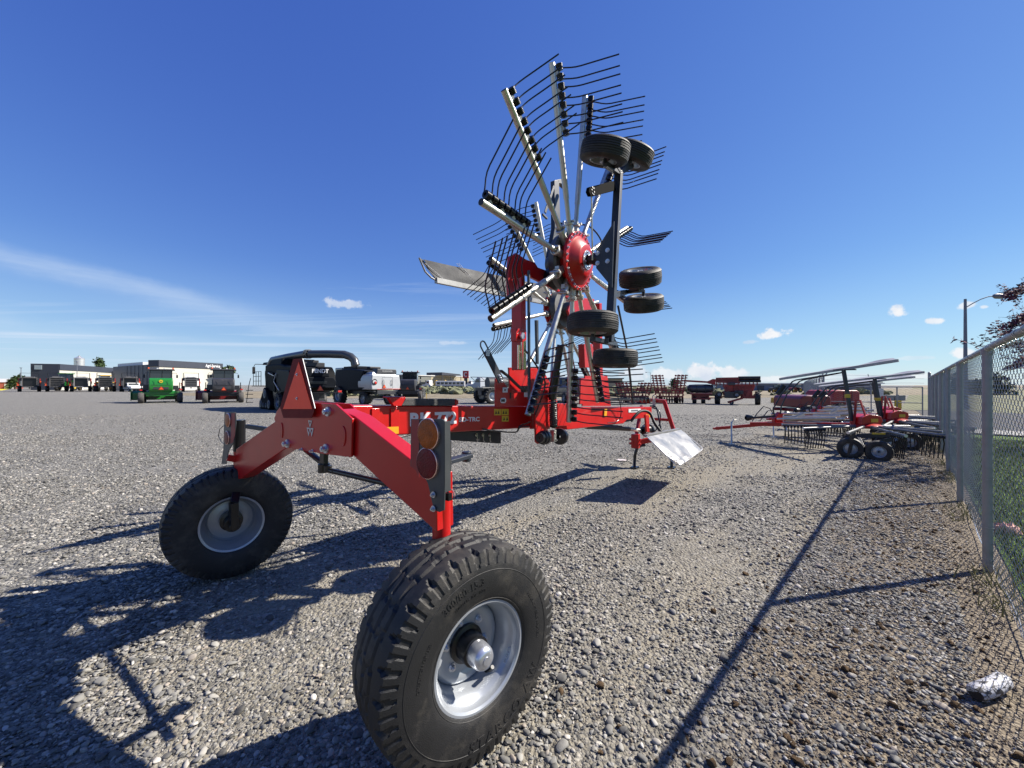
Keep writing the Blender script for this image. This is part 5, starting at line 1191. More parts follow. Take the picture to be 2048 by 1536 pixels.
# ---- row of large square balers
def square_baler(label, px, py, kind, tone, group='balers in the far row'):
    g, rz = face(px, py, 0); root = empty('square_baler', label, 'baler', (g.x, g.y, 0), rz, group=group, scale=1.13)
    mb = MB(); mb.box((0, 3.2, 1.9), (1.75, 5.6, 1.7)); mb.box((0, 3.6, 2.9), (1.5, 4.2, .35), taper=.9); body = mb.build('body', tone, root, bevel=.06)
    mb = MB()
    for x in (-.92, .92): mb.box((x, .2, 1.85), (.14, .6, 2.0))
    for z in (2.8, 1.0): mb.box((0, .2, z), (1.98, .6, .16))
    if kind:
        for z in (2.45, 2.1, 1.72, 1.35): mb.box((0, -.05, z), (1.8, .10, .10))
    mb.build('chute_frame', tone, root, bevel=.02)
    B(root, 'bale_chamber', BLACK, ((0, .35, 1.88), (1.7, .1, 1.6)))
    B(root, 'chute', DGREY, ((0, -.35, .92), (1.6, 1.3, .08)))
    pan = mat('panel_red', (.33, .02, .02), .4, var=.15, vscale=3, coat=.2)
    B(root, 'side_panel', pan, ((-1.35, 3.0, 1.9), (.16, 4.8, 1.6)), ((1.35, 3.0, 1.9), (.16, 4.8, 1.6)))
    B(root, 'marker_board', ORANGE, ((-1.45, .35, 1.65), (.26, .04, .26)), ((1.42, .35, 1.85), (.16, .04, .5)))
    smv(root, (-1.42, .2, 1.35), .20)
    mb = MB()
    for sx in (-1, 1): mb.tube([(sx*1.2, .5, 2.6), (sx*1.2, .5, 3.75), (sx*1.2, 5, 3.75), (sx*1.2, 5, 2.8)], .03, 5)
    mb.tube([(-1.2, .5, 3.75), (1.2, .5, 3.75)], .03, 5); mb.tube([(-1.2, .5, 3.3), (-1.2, 5, 3.3)], .025, 5); mb.build('handrail', BLACK, root)
    for sx in (-1, 1): ag_wheel(root, (sx*1.25, 2.4, .60), .60, .55, TYRE, RIM, 20, 0, 'wheel', sx)
    B(root, 'twine_box', DGREY, ((-1.1, 1.2, 2.5), (.35, 1.6, .6)), ((1.1, 1.2, 2.5), (.35, 1.6, .6)), ((.3, 5.8, 2.7), (.9, .9, .8)))
    mb = MB(); mb.beam((0, 6, .9), (0, 8.5, .6), .2, .2); mb.build('drawbar', tone, root); return root
TG1 = mat('weathered_grey', (.065, .065, .07), .5, var=.2, vscale=2, dirt=.2); TG2 = mat('pale_grey', (.20, .20, .21), .5, var=.15, vscale=2, dirt=.15)
for lab, px, kind, tone in (('grey square baler, leftmost in the far row', 59, 0, TG1), ('grey slatted square baler, second from the left in the far row', 114, 1, TG1),
        ('square baler with a pale frame round its open chute, middle of the far row', 162, 0, TG2), ('slatted square baler in front of the yellow machine in the far row', 211, 1, TG1),
        ('square baler in front of the white pickup in the far row', 260, 0, TG1), ('slatted square baler between the green and the dark windrower', 382, 1, TG2)):
    square_baler(lab, px, 783.5, kind, tone)
# ---- pickups, trucks, bus
def pickup(name, label, px, py, m, yaw, cat='pickup', scale=1.0, Y=None):
    g = G(px, py) if Y is None else V((*(P(px, HZ, Y)[:2]), 0)); root = empty(name, label, cat, (g.x, g.y, 0), R(yaw), scale=scale)
    mb = MB(); prof = [(-2.7, .55), (-2.7, 1.1), (-.9, 1.12), (-.8, 1.75), (.55, 1.78), (1.15, 1.2), (2.5, 1.08), (2.75, .85), (2.7, .5)]
    mb.prism([V((-.92, y, z)) for y, z in prof], V((1.84, 0, 0))); mb.build('body', m, root, bevel=.08, seg=3)
    B(root, 'window', GLASS, ((-.93, -.1, 1.45), (.03, 1.2, .38)), ((.93, -.1, 1.45), (.03, 1.2, .38)), ((0, -.84, 1.47), (1.5, .06, .36)), ((0, .88, 1.5), (1.5, .06, .40), dict(rot=Matrix.Rotation(R(42), 3, 'X'))))
    for sx in (-1, 1):
        for y in (-1.7, 1.8): ag_wheel(root, (sx*.84, y, .38), .38, .26, TYRE, RIM, 16, 0, 'wheel', sx)
    B(root, 'bumper', DGREY, ((0, 2.76, .6), (1.8, .12, .2)), ((0, -2.76, .6), (1.8, .12, .2))); return root
pickup('pickup', 'white pickup parked behind the far row of balers', 264, 780, WHITE, 60, Y=88, scale=1.15)
pickup('pickup', 'dark pickup standing left of the white bus by the tan shop', 848, 778, DGREY, 80, Y=145, scale=1.5)
pickup('pickup', 'dark blue pickup seen between the masts of the tall rake', 1136, 800, mat('dark_blue_paint', (.012, .018, .05), .3, var=.1, coat=.5), 12, Y=34, scale=1.25)
g = P(901, HZ, 140); bus = empty('bus', 'long white bus with square windows parked before the tan shop', 'bus', (g.x, g.y, 0), R(4))
B(bus, 'body', WHITE, ((0, 0, 1.75), (10.5, 2.4, 2.5)), bevel=.15); B(bus, 'stripe', DGREY, ((0, -1.22, .95), (10.4, .06, .7)))
for i in range(7): B(bus, 'window', GLASS, ((-4.2+i*1.4, -1.22, 2.15), (1.05, .06, .8)))
for x in (-3.4, 3.2): mb = MB(); mb.cyl((x, -1.26, .5), (x, -1.0, .5), .5, n=18); mb.build('wheel', TYRE, bus)
def lorry(label, px, Y, m, yaw, cargo=None, scale=1):
    g = P(px, HZ, Y); root = empty('lorry', label, 'truck', (g.x, g.y, 0), R(yaw), scale=scale)
    mb = MB(); mb.prism([V((-1.15, y, z)) for y, z in ((0, .7), (0, 3.2), (.9, 3.3), (1.5, 2.4), (1.9, 1.8), (3.4, 1.6), (3.6, 1.2), (3.6, .6))], V((2.3, 0, 0))); mb.build('cab', m, root, bevel=.15, seg=3)
    B(root, 'window', GLASS, ((-1.17, .7, 2.5), (.04, .9, .7)), ((1.17, .7, 2.5), (.04, .9, .7)), ((0, 1.48, 2.55), (1.9, .06, .8), dict(rot=Matrix.Rotation(R(25), 3, 'X'))))
    B(root, 'chassis', DGREY, ((0, -2.5, .9), (1.0, 6, .3)), ((0, -3, 1.15), (2.4, 5.4, .12)))
    if cargo: mb = MB(); mb.box((0, -3.2, 1.9), (1.9, 3.6, 1.1), taper=.7); mb.box((.3, -1.9, 2.8), (.8, .9, 1.0), taper=.8); mb.beam((0, -4.5, 2.2), (0, -6.2, 3.2), .4, .5); mb.build('load', cargo, root, bevel=.08)
    for sx in (-1, 1):
        for y in (2.6, -2.6, -4.0): ag_wheel(root, (sx*1.0, y, .5), .5, .3, TYRE, RIM, 16, 0, 'wheel', sx)
    return root
YEL = mat('machine_yellow', (.60, .36, .02), .4, var=.1, vscale=2)
lorry('white truck carrying a yellow machine in front of the grey shop wall', 862, 142, WHITE, 70, YEL)
lorry('pale grey truck cab behind the field sprayer', 966, 88, mat('pale_silver', (.42, .45, .50), .3, var=.05, coat=.3), 62)
lorry('white box truck parked right of the bus', 944, 150, WHITE, 85, WHITE)
def tractor(name, label, px, Y, m, yaw, scale=1):
    g = P(px, HZ, Y); root = empty(name, label, 'tractor', (g.x, g.y, 0), R(yaw), scale=scale)
    mb = MB(); mb.prism([V((-.5, y, z)) for y, z in ((.2, 1.1), (.2, 2.0), (2.4, 1.85), (2.8, 1.6), (2.8, 1.0))], V((1.0, 0, 0))); mb.build('hood', m, root, bevel=.1)
    B(root, 'cab', GLASS, ((0, -.6, 2.3), (1.5, 1.5, 1.5), dict(taper=.9)), bevel=.06); B(root, 'roof', m, ((0, -.6, 3.1), (1.6, 1.7, .16)), bevel=.05)
    B(root, 'fender', m, ((-.95, -.8, 1.75), (.45, 1.3, .12)), ((.95, -.8, 1.75), (.45, 1.3, .12)), ((0, -.9, 1.2), (1.1, 1.2, .8)))
    for sx in (-1, 1): ag_wheel(root, (sx*.98, -.8, .85), .85, .5, TYRE, mat('rim_yellow', (.6, .42, .04), .4), 24, 16, 'rear_wheel', sx); ag_wheel(root, (sx*.85, 2.0, .6), .6, .35, TYRE, MATS.get('rim_yellow'), 20, 0, 'front_wheel', sx)
    return root
tractor('tractor', 'green tractor showing above the second and third balers', 136, 102, GREEN, 30, 1.45)
yc = tractor('loader_tractor', 'yellow machine showing above the fourth baler in the far row', 207, 96, YEL, 60, 1.25)

# ---- black tracked combine, seen from behind at the left
CB = mat('combine_black', (.003, .004, .006), .55, var=.15, vscale=2, spec=.06, dirt=.05); CB2 = mat('combine_dark_panel', (.006, .008, .012), .5, var=.15, vscale=2, spec=.1)
def combine(name, label, loc0, fwd, m, m2, rear_m, brand, tracked=True, scale=KS):
    yaw = math.atan2(-fwd[0], fwd[1]); root = empty(name, label, 'combine harvester', (loc0[0], loc0[1], 0), yaw, scale=scale)
    mb = MB(); mb.prism([V((-1.5, y, z)) for y, z in ((-1.6, 1.6), (-1.9, 2.1), (-1.7, 3.0), (-1.2, 3.45), (.5, 3.5), (1.6, 3.7), (5.2, 3.7), (5.2, 1.5), (1.0, 1.2))], V((3.0, 0, 0))); body = mb.build('body', m, root, bevel=.12, seg=3)
    # side shields with a slanting lighter panel
    for sx in (-1, 1):
        mb = MB(); mb.prism([V((sx*1.52, y, z)) for y, z in ((-1.2, 1.7), (-1.5, 2.4), (-.9, 3.1), (1.8, 3.25), (2.2, 2.9), (1.5, 1.3))], V((sx*.10, 0, 0))); q = mb.build('side_shield', m2, root, bevel=.05)
        mb = MB(); mb.prism([V((sx*1.62, y, z)) for y, z in ((1.9, 1.4), (2.5, 3.0), (4.6, 3.2), (4.4, 1.7))], V((sx*.06, 0, 0))); mb.build('side_shield', m, root, bevel=.05)
        mb = MB(); mb.tube([(sx*1.70, 1.0, 1.6), (sx*1.70, 2.2, 2.3), (sx*1.70, 1.7, 2.9)], .04, 5); mb.tube([(sx*1.64, 2.3, 2.75), (sx*1.70, 3.6, 3.0)], .05, 5); mb.build('silver_trim', mat('trim_silver', (.5, .52, .56), .3, metal=.5, var=.05), root)
    # rear hood
    mb = MB(); mb.prism([V((x, -1.93, z)) for x, z in ((-1.25, 1.75), (1.25, 1.75), (1.4, 2.3), (1.15, 2.62), (-1.15, 2.62), (-1.4, 2.3))], V((0, -.22, 0))); mb.prism([V((x, -1.80, z)) for x, z in ((-.95, 2.62), (.95, 2.62), (.85, 3.35), (-.85, 3.35))], V((0, -.12, 0))); rh = mb.build('rear_hood', rear_m, root, bevel=.06)
    B(rh, 'vent', BLACK, ((0, -2.17, 2.2), (1.3, .04, .22))); B(rh, 'bumper_shelf', m2, ((0, -2.35, 1.42), (2.6, .8, .10)), ((0, -2.2, 1.85), (2.9, .2, .08)))
    mb = MB(); text_on(mb, brand, .40, V((-.36, -1.925, 2.95)), (1, 0, 0), (0, 0, 1), .01, off=.012, fitw=1.24); mb.build('brand_lettering', LETTER, rh, smooth=False)
    smv(root, (.05, -2.45, 1.72), .24)
    B(root, 'tail_lamp', MATS['tail_red'], ((1.75, -1.9, 1.5), (.3, .05, .16)), ((-1.7, -1.9, 1.5), (.3, .05, .16)))
    mb = MB(); mb.beam((1.3, -1.9, 1.38), (2.0, -1.8, 1.38), .08, .05); mb.build('lamp_bar', DGREY, root)
    # engine deck and tank
    B(root, 'engine_deck', DGREY, ((0, -.5, 3.6), (1.9, 1.1, .34)), ((.4, -.4, 3.82), (.5, .5, .3)), ((-.3, -.6, 3.8), (.7, .3, .22)), bevel=.04)
    B(root, 'grain_tank', m, ((0, 3.2, 3.9), (2.7, 3.2, .5), dict(taper=.94)), bevel=.08)
    mb = MB(); mb.prism([V((-1.0, y, z)) for y, z in ((5.3, 1.9), (5.3, 3.8), (6.9, 3.75), (7.2, 3.0), (6.9, 1.9))], V((2.0, 0, 0))); cab = mb.build('cab', GLASS, root, bevel=.08)
    B(cab, 'roof', m, ((0, 6.2, 3.92), (2.3, 2.3, .22), dict(taper=.93)), bevel=.06)
    mb = MB()
    for sx in (-1, 1): mb.tube([(sx*1.1, 6.9, 3.85), (sx*1.75, 7.1, 3.85), (sx*1.85, 7.1, 3.6)], .03, 5); mb.box((sx*1.85, 7.1, 3.3), (.2, .1, .6))
    mb.tube([(-.6, 5.6, 4.0), (-.6, 5.6, 4.6)], .012, 4); mb.build('mirror', BLKP, root)
    mb = MB()
    for z in (2.35, 2.75, 3.15): mb.tube([(-1.95, 4.6, z), (-1.95, 6.8, z)], .025, 5)
    for y in (4.6, 5.3, 6.0, 6.8): mb.tube([(-1.95, y, 1.95), (-1.95, y, 3.15)], .025, 5)
    mb.box((-1.7, 5.7, 1.92), (.7, 2.4, .06))
    for z in (.5, .85, 1.2, 1.55): mb.box((-2.2, 7.0, z), (.5, .25, .05))
    mb.tube([(-2.42, 6.95, .5), (-2.3, 6.8, 1.9), (-2.2, 6.6, 2.6)], .03, 5); mb.build('handrail', BLACK, root)
    if tracked:
        for sx in (-1, 1):
            mb = MB(); ctr = V((sx*1.55, 4.0, 0)); pts = []
            for cy, cz, r_, a0, a1 in ((2.95, .42, .42, 180, 300), (5.05, .42, .42, 240, 360), (4.0, 1.35, .46, 20, 160)):
                for q in np.linspace(a0, a1, 9): pts.append((cy+r_*math.cos(R(q)), cz+r_*math.sin(R(q))))
            mb.prism([V((sx*1.25, y, z)) for y, z in pts], V((sx*.62, 0, 0))); tr = mb.build('track', mat('track_rubber', (.006, .006, .007), .8, spec=.15, var=.3), root, bevel=.03)
            mb = MB()
            for cy, cz, r_ in ((2.95, .45, .36), (5.05, .45, .36), (4.0, 1.3, .42), (3.65, .36, .2), (4.35, .36, .2)): mb.lathe([(.02, .64), (r_*.5, .66), (r_*.6, .62), (r_*.9, .63), (r_, .60)], (sx*1.25, cy, cz), (sx, 0, 0), 20)
            mb.build('track_roller', mat('roller_blue_grey', (.07, .09, .12), .4, metal=.3, var=.1), tr)
    else:
        for sx in (-1, 1): ag_wheel(root, (sx*1.6, 4.2, .95), .95, .7, TYRE, rear_m, 30, 20, 'drive_wheel', sx)
    for sx in (-1, 1): ag_wheel(root, (sx*1.55, 1.2, .68), .68, .5, TYRE, mat('rim_blue_grey', (.16, .20, .27), .35, metal=.2, var=.1), 30, 18, 'steering_wheel', sx)
    B(root, 'rear_axle', DGREY, ((0, 0, .75), (2.6, .3, .3)), ((0, .6, 1.15), (1.6, 1.8, .5)))
    B(root, 'underbody_shade_fill', BLACK, ((0, 2.6, 1.0), (2.9, 4.8, 1.1)), ((-1.35, 2.3, 1.3), (.5, 1.0, .8)), bevel=.05)  # black boxes standing in for the deep shade below the body
    return root
bc = combine('combine_harvester', 'large black tracked combine harvester with its unloading tube folded back', (-12.35, 23.2), (-.74, .67), CB, CB2, CB2, 'FENDT')
mb = MB()
mb.tube([(-1.1, 5.0, 3.2), (-1.15, 4.9, 3.75), (-1.05, 4.6, 4.12), (-.6, 2.5, 4.3), (-.2, .3, 4.42), (-.1, -.2, 4.45)], [.26, .30, .31, .31, .31, .31], 20); mb.lathe([(.32, -.05), (.37, -.04), (.37, .04), (.32, .05)], (-.1, -.25, 4.45), (.2, -1, .02), 18); mb.lathe([(.32, -.05), (.37, -.04), (.37, .04), (.32, .05)], (-.0, -.42, 4.45), (.2, -1, .02), 18)
mb.tube([(.05, -.5, 4.44), (.9, -1.9, 4.42), (1.6, -3.05, 4.36), (1.88, -3.5, 4.18), (2.05, -3.75, 3.9), (2.1, -3.85, 3.5)], [.31, .31, .31, .31, .31, .32], 20)
mb.build('unloading_auger', mat('auger_grey', (.05, .055, .06), .3, var=.1, coat=.3), bc)
SILV = mat('combine_silver', (.55, .56, .57), .32, metal=.15, var=.04, vscale=2, coat=.3); DK = mat('combine_shaded_side', (.008, .011, .019), .5, var=.1, vscale=2, spec=.12)  # navy tone puts the shade of the side away from the sun into the colour
# ---- silver combine
gr, _ = face(752, 812); fw = V((-.78, .626, 0)); root = empty('combine_harvester', 'silver combine harvester with sides coloured dark as in shade and red corner lamps behind the black one', 'combine harvester', (gr.x-.6, gr.y+1.2, 0), math.atan2(.78, .626), scale=KS)
mb = MB(); mb.prism([V((x, -2.2, z)) for x, z in ((-1.55, 1.55), (1.55, 1.55), (1.62, 2.1), (1.5, 3.0), (-1.5, 3.0), (-1.62, 2.1))], V((0, 2.4, 0))); rh = mb.build('rear_hood', SILV, root, bevel=.12, seg=3)
mb = MB(); mb.prism([V((-1.58, y, z)) for y, z in ((.0, 1.5), (-1.2, 1.7), (-.3, 2.6), (-.9, 3.4), (1.5, 3.65), (4.5, 3.6), (5.0, 2.2), (4.0, 1.4))], V((3.16, 0, 0))); mb.build('body', DK, root, bevel=.1)
B(root, 'top_panel', SILV, ((0, -.6, 3.12), (2.7, 2.6, .3), dict(taper=.86)), bevel=.05); B(root, 'engine_hood', DGREY, ((.25, -1.5, 3.35), (2.2, .9, .42), dict(taper=.94)), ((.2, .3, 3.75), (1.2, .6, .2)), bevel=.05)
mb = MB(); text_on(mb, 'GLEANER', .22, V((-.3, -1.96, 3.28)), (1, 0, 0), (0, 0, 1), .006, off=.004, fitw=1.15); mb.build('brand_lettering', mat('grey_lettering', (.4, .4, .4), .4), root, smooth=False)
mb = MB()
for sx in (-1,): mb.lathe([(.26, 0), (.29, .03), (.26, .06), (.2, .0)], (sx*1.25, -2.2, 2.3), (-sx*.15, -1, 0), 24)
mb.build('lamp_pod', BLACK, rh)
mb = MB()
for sx in (-1,): mb.lathe([(.13, .01), (.10, .05), (.01, .06)], (sx*1.18, -2.24, 2.22), (-sx*.15, -1, 0), 20)
mb.build('tail_lamp', MATS['tail_red'], rh)
mb = MB(); z0 = 2.0
for x in (-.35, .55): mb.tube([(x-.06, -2.23, 1.95), (x-.07, -2.27, 2.3), (x+.0, -2.27, 2.55), (x+.08, -2.27, 2.3), (x+.07, -2.23, 1.95), (x-.06, -2.23, 1.95)], .014, 5)
mb.tube([(-.45, -2.215, 1.7), (-.45, -2.215, 2.75), (.7, -2.215, 2.75), (.7, -2.215, 1.7), (-.45, -2.215, 1.7)], .008, 4); mb.build('hatch_handle', DGREY, rh)
B(rh, 'red_strip', MATS['tail_red'], ((.3, -2.21, 1.62), (2.6, .02, .05))); smv(root, (-.25, -2.26, 1.85), .2)
B(root, 'chassis', DGREY, ((0, .5, 1.3), (2.0, 5.5, .35)), ((0, -1.2, 1.4), (2.6, 1.8, .1)), ((0, 0, .8), (2.6, .3, .3)))
for sx in (-1, 1): ag_wheel(root, (sx*1.35, -.6, .68), .68, .5, TYRE, RIM, 28, 16, 'steering_wheel', sx); ag_wheel(root, (sx*1.5, 3.8, .95), .95, .65, TYRE, RIM, 28, 18, 'drive_wheel', sx)
B(root, 'grain_tank', DK, ((0, 2.2, 3.75), (2.6, 2.6, .3)), bevel=.06); B(root, 'cab', GLASS, ((0, 5.2, 3.0), (1.9, 1.6, 1.7)), bevel=.1); mb = MB(); mb.tube([(1.35, -1.7, 2.9), (1.4, -1.75, 3.4)], .04, 6); mb.build('beacon_post', BLACK, root)
# another dark machine standing right of the silver combine
windrower('dark windrower with a red lamp half hidden behind the silver combine', 815, 800, DGREY, DGREY, DGREY, yaw=-8)

# ---- field sprayer behind the tower of the rake
g, rz = face(1000, 806, -62); spr = empty('field_sprayer', 'high-wheeled dark field sprayer with a folded truss boom behind the rear mast', 'sprayer', (g.x, g.y, 0), rz, scale=.8)
for sx in (-1, 1):
    for y in (-1.6, 2.2): ag_wheel(spr, (sx*1.3, y, .80), .80, .5, TYRE, RIM, 30, 18, 'wheel', sx)
B(spr, 'deck', mat('pale_deck', (.30, .29, .25), .6, var=.1), ((0, .4, 1.62), (2.4, 6.0, .12)), bevel=.03); B(spr, 'chassis', DGREY, ((0, .4, 1.45), (2.0, 5.6, .2)), ((0, .2, 1.1), (.9, 5.2, .5)), bevel=.03); mb = MB(); mb.cyl((0, -1.5, 2.1), (0, .8, 2.1), .62, n=24); mb.build('tank', mat('tank_grey', (.06, .065, .07), .5, var=.15), spr)
B(spr, 'cab', GLASS, ((0, 2.4, 2.3), (1.6, 1.5, 1.4), dict(taper=.9)), bevel=.08); mb = MB()
for z in (2.3, 2.75): mb.beam((-1.35, -2.8, z), (-1.35, 2.6, z), .06, .06)
for i in range(9): y = -2.8+i*.6; mb.beam((-1.35, y, 2.3 if i % 2 else 2.75), (-1.35, y+.6, 2.75 if i % 2 else 2.3), .04, .04)
mb.build('boom', SLATE, spr)

# ---- folded disc harrows and cultivators
HR = mat('implement_red', (.26, .018, .018), .4, var=.15, vscale=3, dirt=.1)
def harrow(label, px, py, w, h, cols, yaw):
    g, rz = face(px, py, yaw); root = empty('disc_harrow', label, 'harrow', (g.x, g.y, 0), rz, group='folded implements')
    mb = MB(); 
    for z in (.55, .85, 1.12): mb.beam((-w/2, 0, z), (w/2, 0, z), .10, .10); mb.beam((-w/2, 1.3, z), (w/2, 1.3, z), .10, .10)
    for x in np.linspace(-w/2, w/2, 6): mb.beam((x, -.3, .7), (x, 1.6, .7), .08, .08); mb.beam((x, 0, .7), (x*.8, 0, h*.55), .07, .07); mb.beam((x*.8, 0, h*.55), (x, 1.3, .85), .05, .05)
    mb.beam((0, 1.3, .7), (0, 3.6, .45), .14, .14); mb.build('frame', HR, root)
    r = random.Random(int(px))
    for i in range(3):
        mb = MB(); y = -.2+i*.75
        for x in np.linspace(-w/2+.1, w/2-.1, 11): mb.lathe([(.02, -.02), (.26, .03), (.27, .03), (.02, .0)], (x, y, .29), (1, .25*(-1)**i, 0), 14)
        mb.cyl((-w/2, y, .29), (w/2, y, .29), .03, n=8); mb.build('disc_gang', mat('worn_disc', (.09, .045, .04), .5, metal=.3, var=.3, vscale=8), root)
    for sx, x0, ncol in cols:
        for k in range(ncol):
            mb = MB(); xb = x0+sx*k*.30; xt = xb+sx*.10; xt = xb+sx*.26; mb.beam((xb, .2+k*.35, .6), (xt, .2+k*.35, h), .09, .09)
            n = int((h-.9)/.19)
            for j in range(n):
                q = (j+.5)/n; z = .95+(h-.95)*q; x = xb+(xt-xb)*q; mb.beam((x+sx*.10, .2+k*.35, z+.02), (x-sx*.18, .1+k*.35, z-.03+.05*r.random()), .07, .07); mb.lathe([(.02, -.02), (.085, .03), (.02, .04)], (x-sx*.19, .08+k*.35, z), (.3, 1, .1), 8); mb.lathe([(.02, -.02), (.06, .03), (.02, .04)], (x+sx*.12, .3+k*.35, z+.03), (.3, 1, .1), 8)
            mb.build('folded_wing', HR, root)
    for sx in (-1, 1): ag_wheel(root, (sx*w*.28, .9, .32), .32, .24, TYRE, RIM, 16, 0, 'wheel', sx)
    return root
harrow('low red cultivator frame between the rake tines and the tall folded harrow', 1268, 806, 2.4, 1.75, [(-1, -.35, 4), (1, .35, 4)], 0)
harrow('tall dark red disc harrow with wings folded upright like combs', 1338, 807, 2.2, 2.4, [(-1, -.45, 3), (1, .45, 3)], 0)
mb = MB()
# ---- air cart
g, rz = face(1402, 807, 0); ac = empty('air_cart', 'red air cart with a dark oval tank between harrow and planter', 'air cart', (g.x, g.y, 0), rz, scale=1.1)
mb = MB(); mb.lathe([(.01, -.95), (.20, -.94), (.30, -.8), (.33, -.3), (.33, .4), (.28, .82), (.15, .92), (.01, .93)], (0, .3, 1.12), (1, 0, 0), 24); tk = mb.build('tank', mat('dark_tank', (.04, .05, .062), .35, var=.1, coat=.3), ac)
B(ac, 'frame', HR, ((0, .3, .72), (1.5, .9, .10)), ((-.6, .3, .5), (.1, .8, .5)), ((.5, .3, .5), (.1, .8, .5)), ((0, .3, .35), (1.3, .7, .12)), ((0, .5, .55), (1.1, .5, .4)), ((.9, .3, .42), (1.0, .08, .08)), bevel=.01)
mb = MB(); mb.prism([V((x, .1, z)) for x, z in ((-.55, .70), (.55, .70), (.25, .34), (-.25, .34))], V((0, .5, 0))); mb.build('hopper', HR, ac)
mb = MB(); mb.beam((-1.2, .1, 1.72), (.55, .1, 1.60), .2, .14); mb.prism([V((x, -.05, z)) for x, z in ((.45, 1.50), (.95, 1.42), (1.0, 1.82), (.78, 1.84), (.45, 1.68))], V((0, .4, 0))); mb.build('conveyor', REDD, ac)
mb = MB()
for x in (-.8, -.3, .3, .8): mb.tube([(x, -.05, .75), (x*1.0, -.08, 1.1), (x*.95, .05, 1.42)], .018, 5)
mb.tube([(.95, 0, .7), (1.08, 0, 1.5), (1.2, 0, 1.55)], .02, 5); mb.build('ladder_rail', BLACK, ac)
for x in (-.45, .15): ag_wheel(ac, (x, .2, .26), .26, .3, TYRE, RIM, 18)
# ---- big folded planter
g, rz = face(1472, 809, 0); plt_ = empty('folded_planter', 'big red folded seed planter with a black roller on top and tall tyres', 'planter', (g.x, g.y, 0), rz)
mb = MB(); mb.prism([V((x, .2, z)) for x, z in ((-.75, 1.55), (1.30, 1.55), (1.15, 1.05), (.6, .95), (-.3, 1.0), (-.7, 1.2))], V((0, 1.2, 0))); mb.build('hopper', REDD, plt_, bevel=.04)
mb = MB()
for i in range(5): mb.box((.05+i*.24, .17, 1.34), (.12, .05, .18))
mb.build('rib', HR, plt_)
mb = MB(); mb.cyl((.15, .1, 2.08), (1.62, .1, 2.08), .13, n=20); mb.cyl((.15, .35, 1.95), (1.62, .35, 1.95), .15, n=20); mb.cyl((.2, .05, 1.82), (1.65, .05, 1.82), .10, n=16); mb.build('folded_roller', TYRE, plt_)
mb = MB(); mb.beam((-1.4, 0, 2.04), (.2, 0, 2.06), .12, .16); mb.beam((-1.4, 0, 1.78), (.3, 0, 1.72), .12, .14)
for i in range(12): x = -1.35+i*.25; mb.box((x, -.05, 1.62), (.08, .12, .22))
for x in (-1.3, -.6, .1): mb.box((x, 0, 1.9), (.08, .12, .3))
mb.box((-.6, .12, 1.93), (1.6, .10, .30)); mb.build('folded_boom', HR, plt_)
mb = MB(); mb.beam((-.9, -.1, 1.5), (-.4, -.1, .6), .1, .1); mb.beam((.2, -.1, 1.4), (.6, -.1, .5), .1, .1); mb.beam((-.55, -.5, .18), (.45, -.2, .52), .14, .14); mb.beam((.3, .2, .6), (1.3, .2, .6), .12, .14); mb.beam((-1.2, .2, .55), (.2, .2, .7), .12, .12); mb.beam((.9, 0, 1.1), (.7, 0, .55), .1, .2); mb.build('frame', HR, plt_)
B(plt_, 'lower_frame', REDD, ((.1, .5, .85), (2.0, .7, .35)), ((-.5, .3, 1.3), (.6, .5, .5)), ((.8, .3, .6), (.9, .3, .25)), bevel=.03)
B(plt_, 'seed_unit', DGREY, ((-.3, -.2, 1.62), (.5, .3, .22)), ((-.35, -.1, .75), (.9, .4, .5)), ((.2, 0, .95), (.6, .4, .3)), bevel=.03)
ag_wheel(plt_, (1.45, .4, .50), .52, .36, TYRE, mat('pale_rim', (.5, .5, .47), .5), 26, 16); ag_wheel(plt_, (-1.3, .4, .42), .42, .4, TYRE, RIM, 24, 14)
def fwheel(root, x, y, z, r, nm='gauge_wheel'):
    mb = MB(); mb.lathe([(.01, -.04), (r*.3, -.05), (r*.3, .04)], (x, y, z), (0, -1, 0), 14); h = mb.build(nm, RIM, root)
    mb = MB(); mb.lathe([(r*.5, -.08), (r*.9, -.09), (r, 0), (r*.9, .09), (r*.5, .08)], (x, y, z), (0, -1, 0), 24); mb.build('tyre', TYRE, h)
    mb = MB(); mb.lathe([(r*.52, .07), (r*.46, .05), (r*.3, .02), (.01, .06)], (x, y, z), (0, -1, 0), 24); mb.build('rim', RIM, h)
for x, z in ((-1.15, .80), (.05, .78)): fwheel(plt_, x, -.35, z, .23)
fwheel(plt_, -.3, -.4, .16, .16)

DULL = mat('dull_tube', (.20, .205, .21), .45, metal=.3, var=.3, vscale=6, dirt=.1)
# ---- the three lowered rakes parked by the fence
r1 = V((7.75, 8.9, 0)); pk = empty('parked_rake', 'first of the parked rakes by the fence, its grey curtain raised highest', 'hay rake', tuple(r1), group='rakes parked by the fence')
def K(px, py, Y): return P(px, py, Y)-r1
mb = MB(); mb.beam(K(1431, 857, 10.9), K(1560, 846, 10.1), .06, .08); mb.beam(K(1500, 848, 10.4), K(1700, 850, 9.1), .07, .10); mb.box(K(1431, 857, 10.9), (.14, .05, .05)); mb.build('tongue', RED, pk, bevel=.006)
mb = MB(); mb.prism([K(1549, 851, 10.1), K(1549, 838, 10.1), K(1560, 824, 10.1), K(1566, 828, 10.1), K(1564, 852, 10.1)], (0, .12, 0)); mb.build('hitch_bracket', RED, pk, bevel=.006)
mb = MB(); a = K(1463, 846, 10.1); b = G(1463, 889)-r1; mb.cyl(a+V((0, 0, .03)), b, .022, n=10); mb.box(b+V((0, 0, .01)), (.16, .12, .015)); mb.tube([a, a+V((.06, 0, .1)), a+V((.12, 0, .08))], .012, 6); mb.build('parking_jack', GALV, pk)
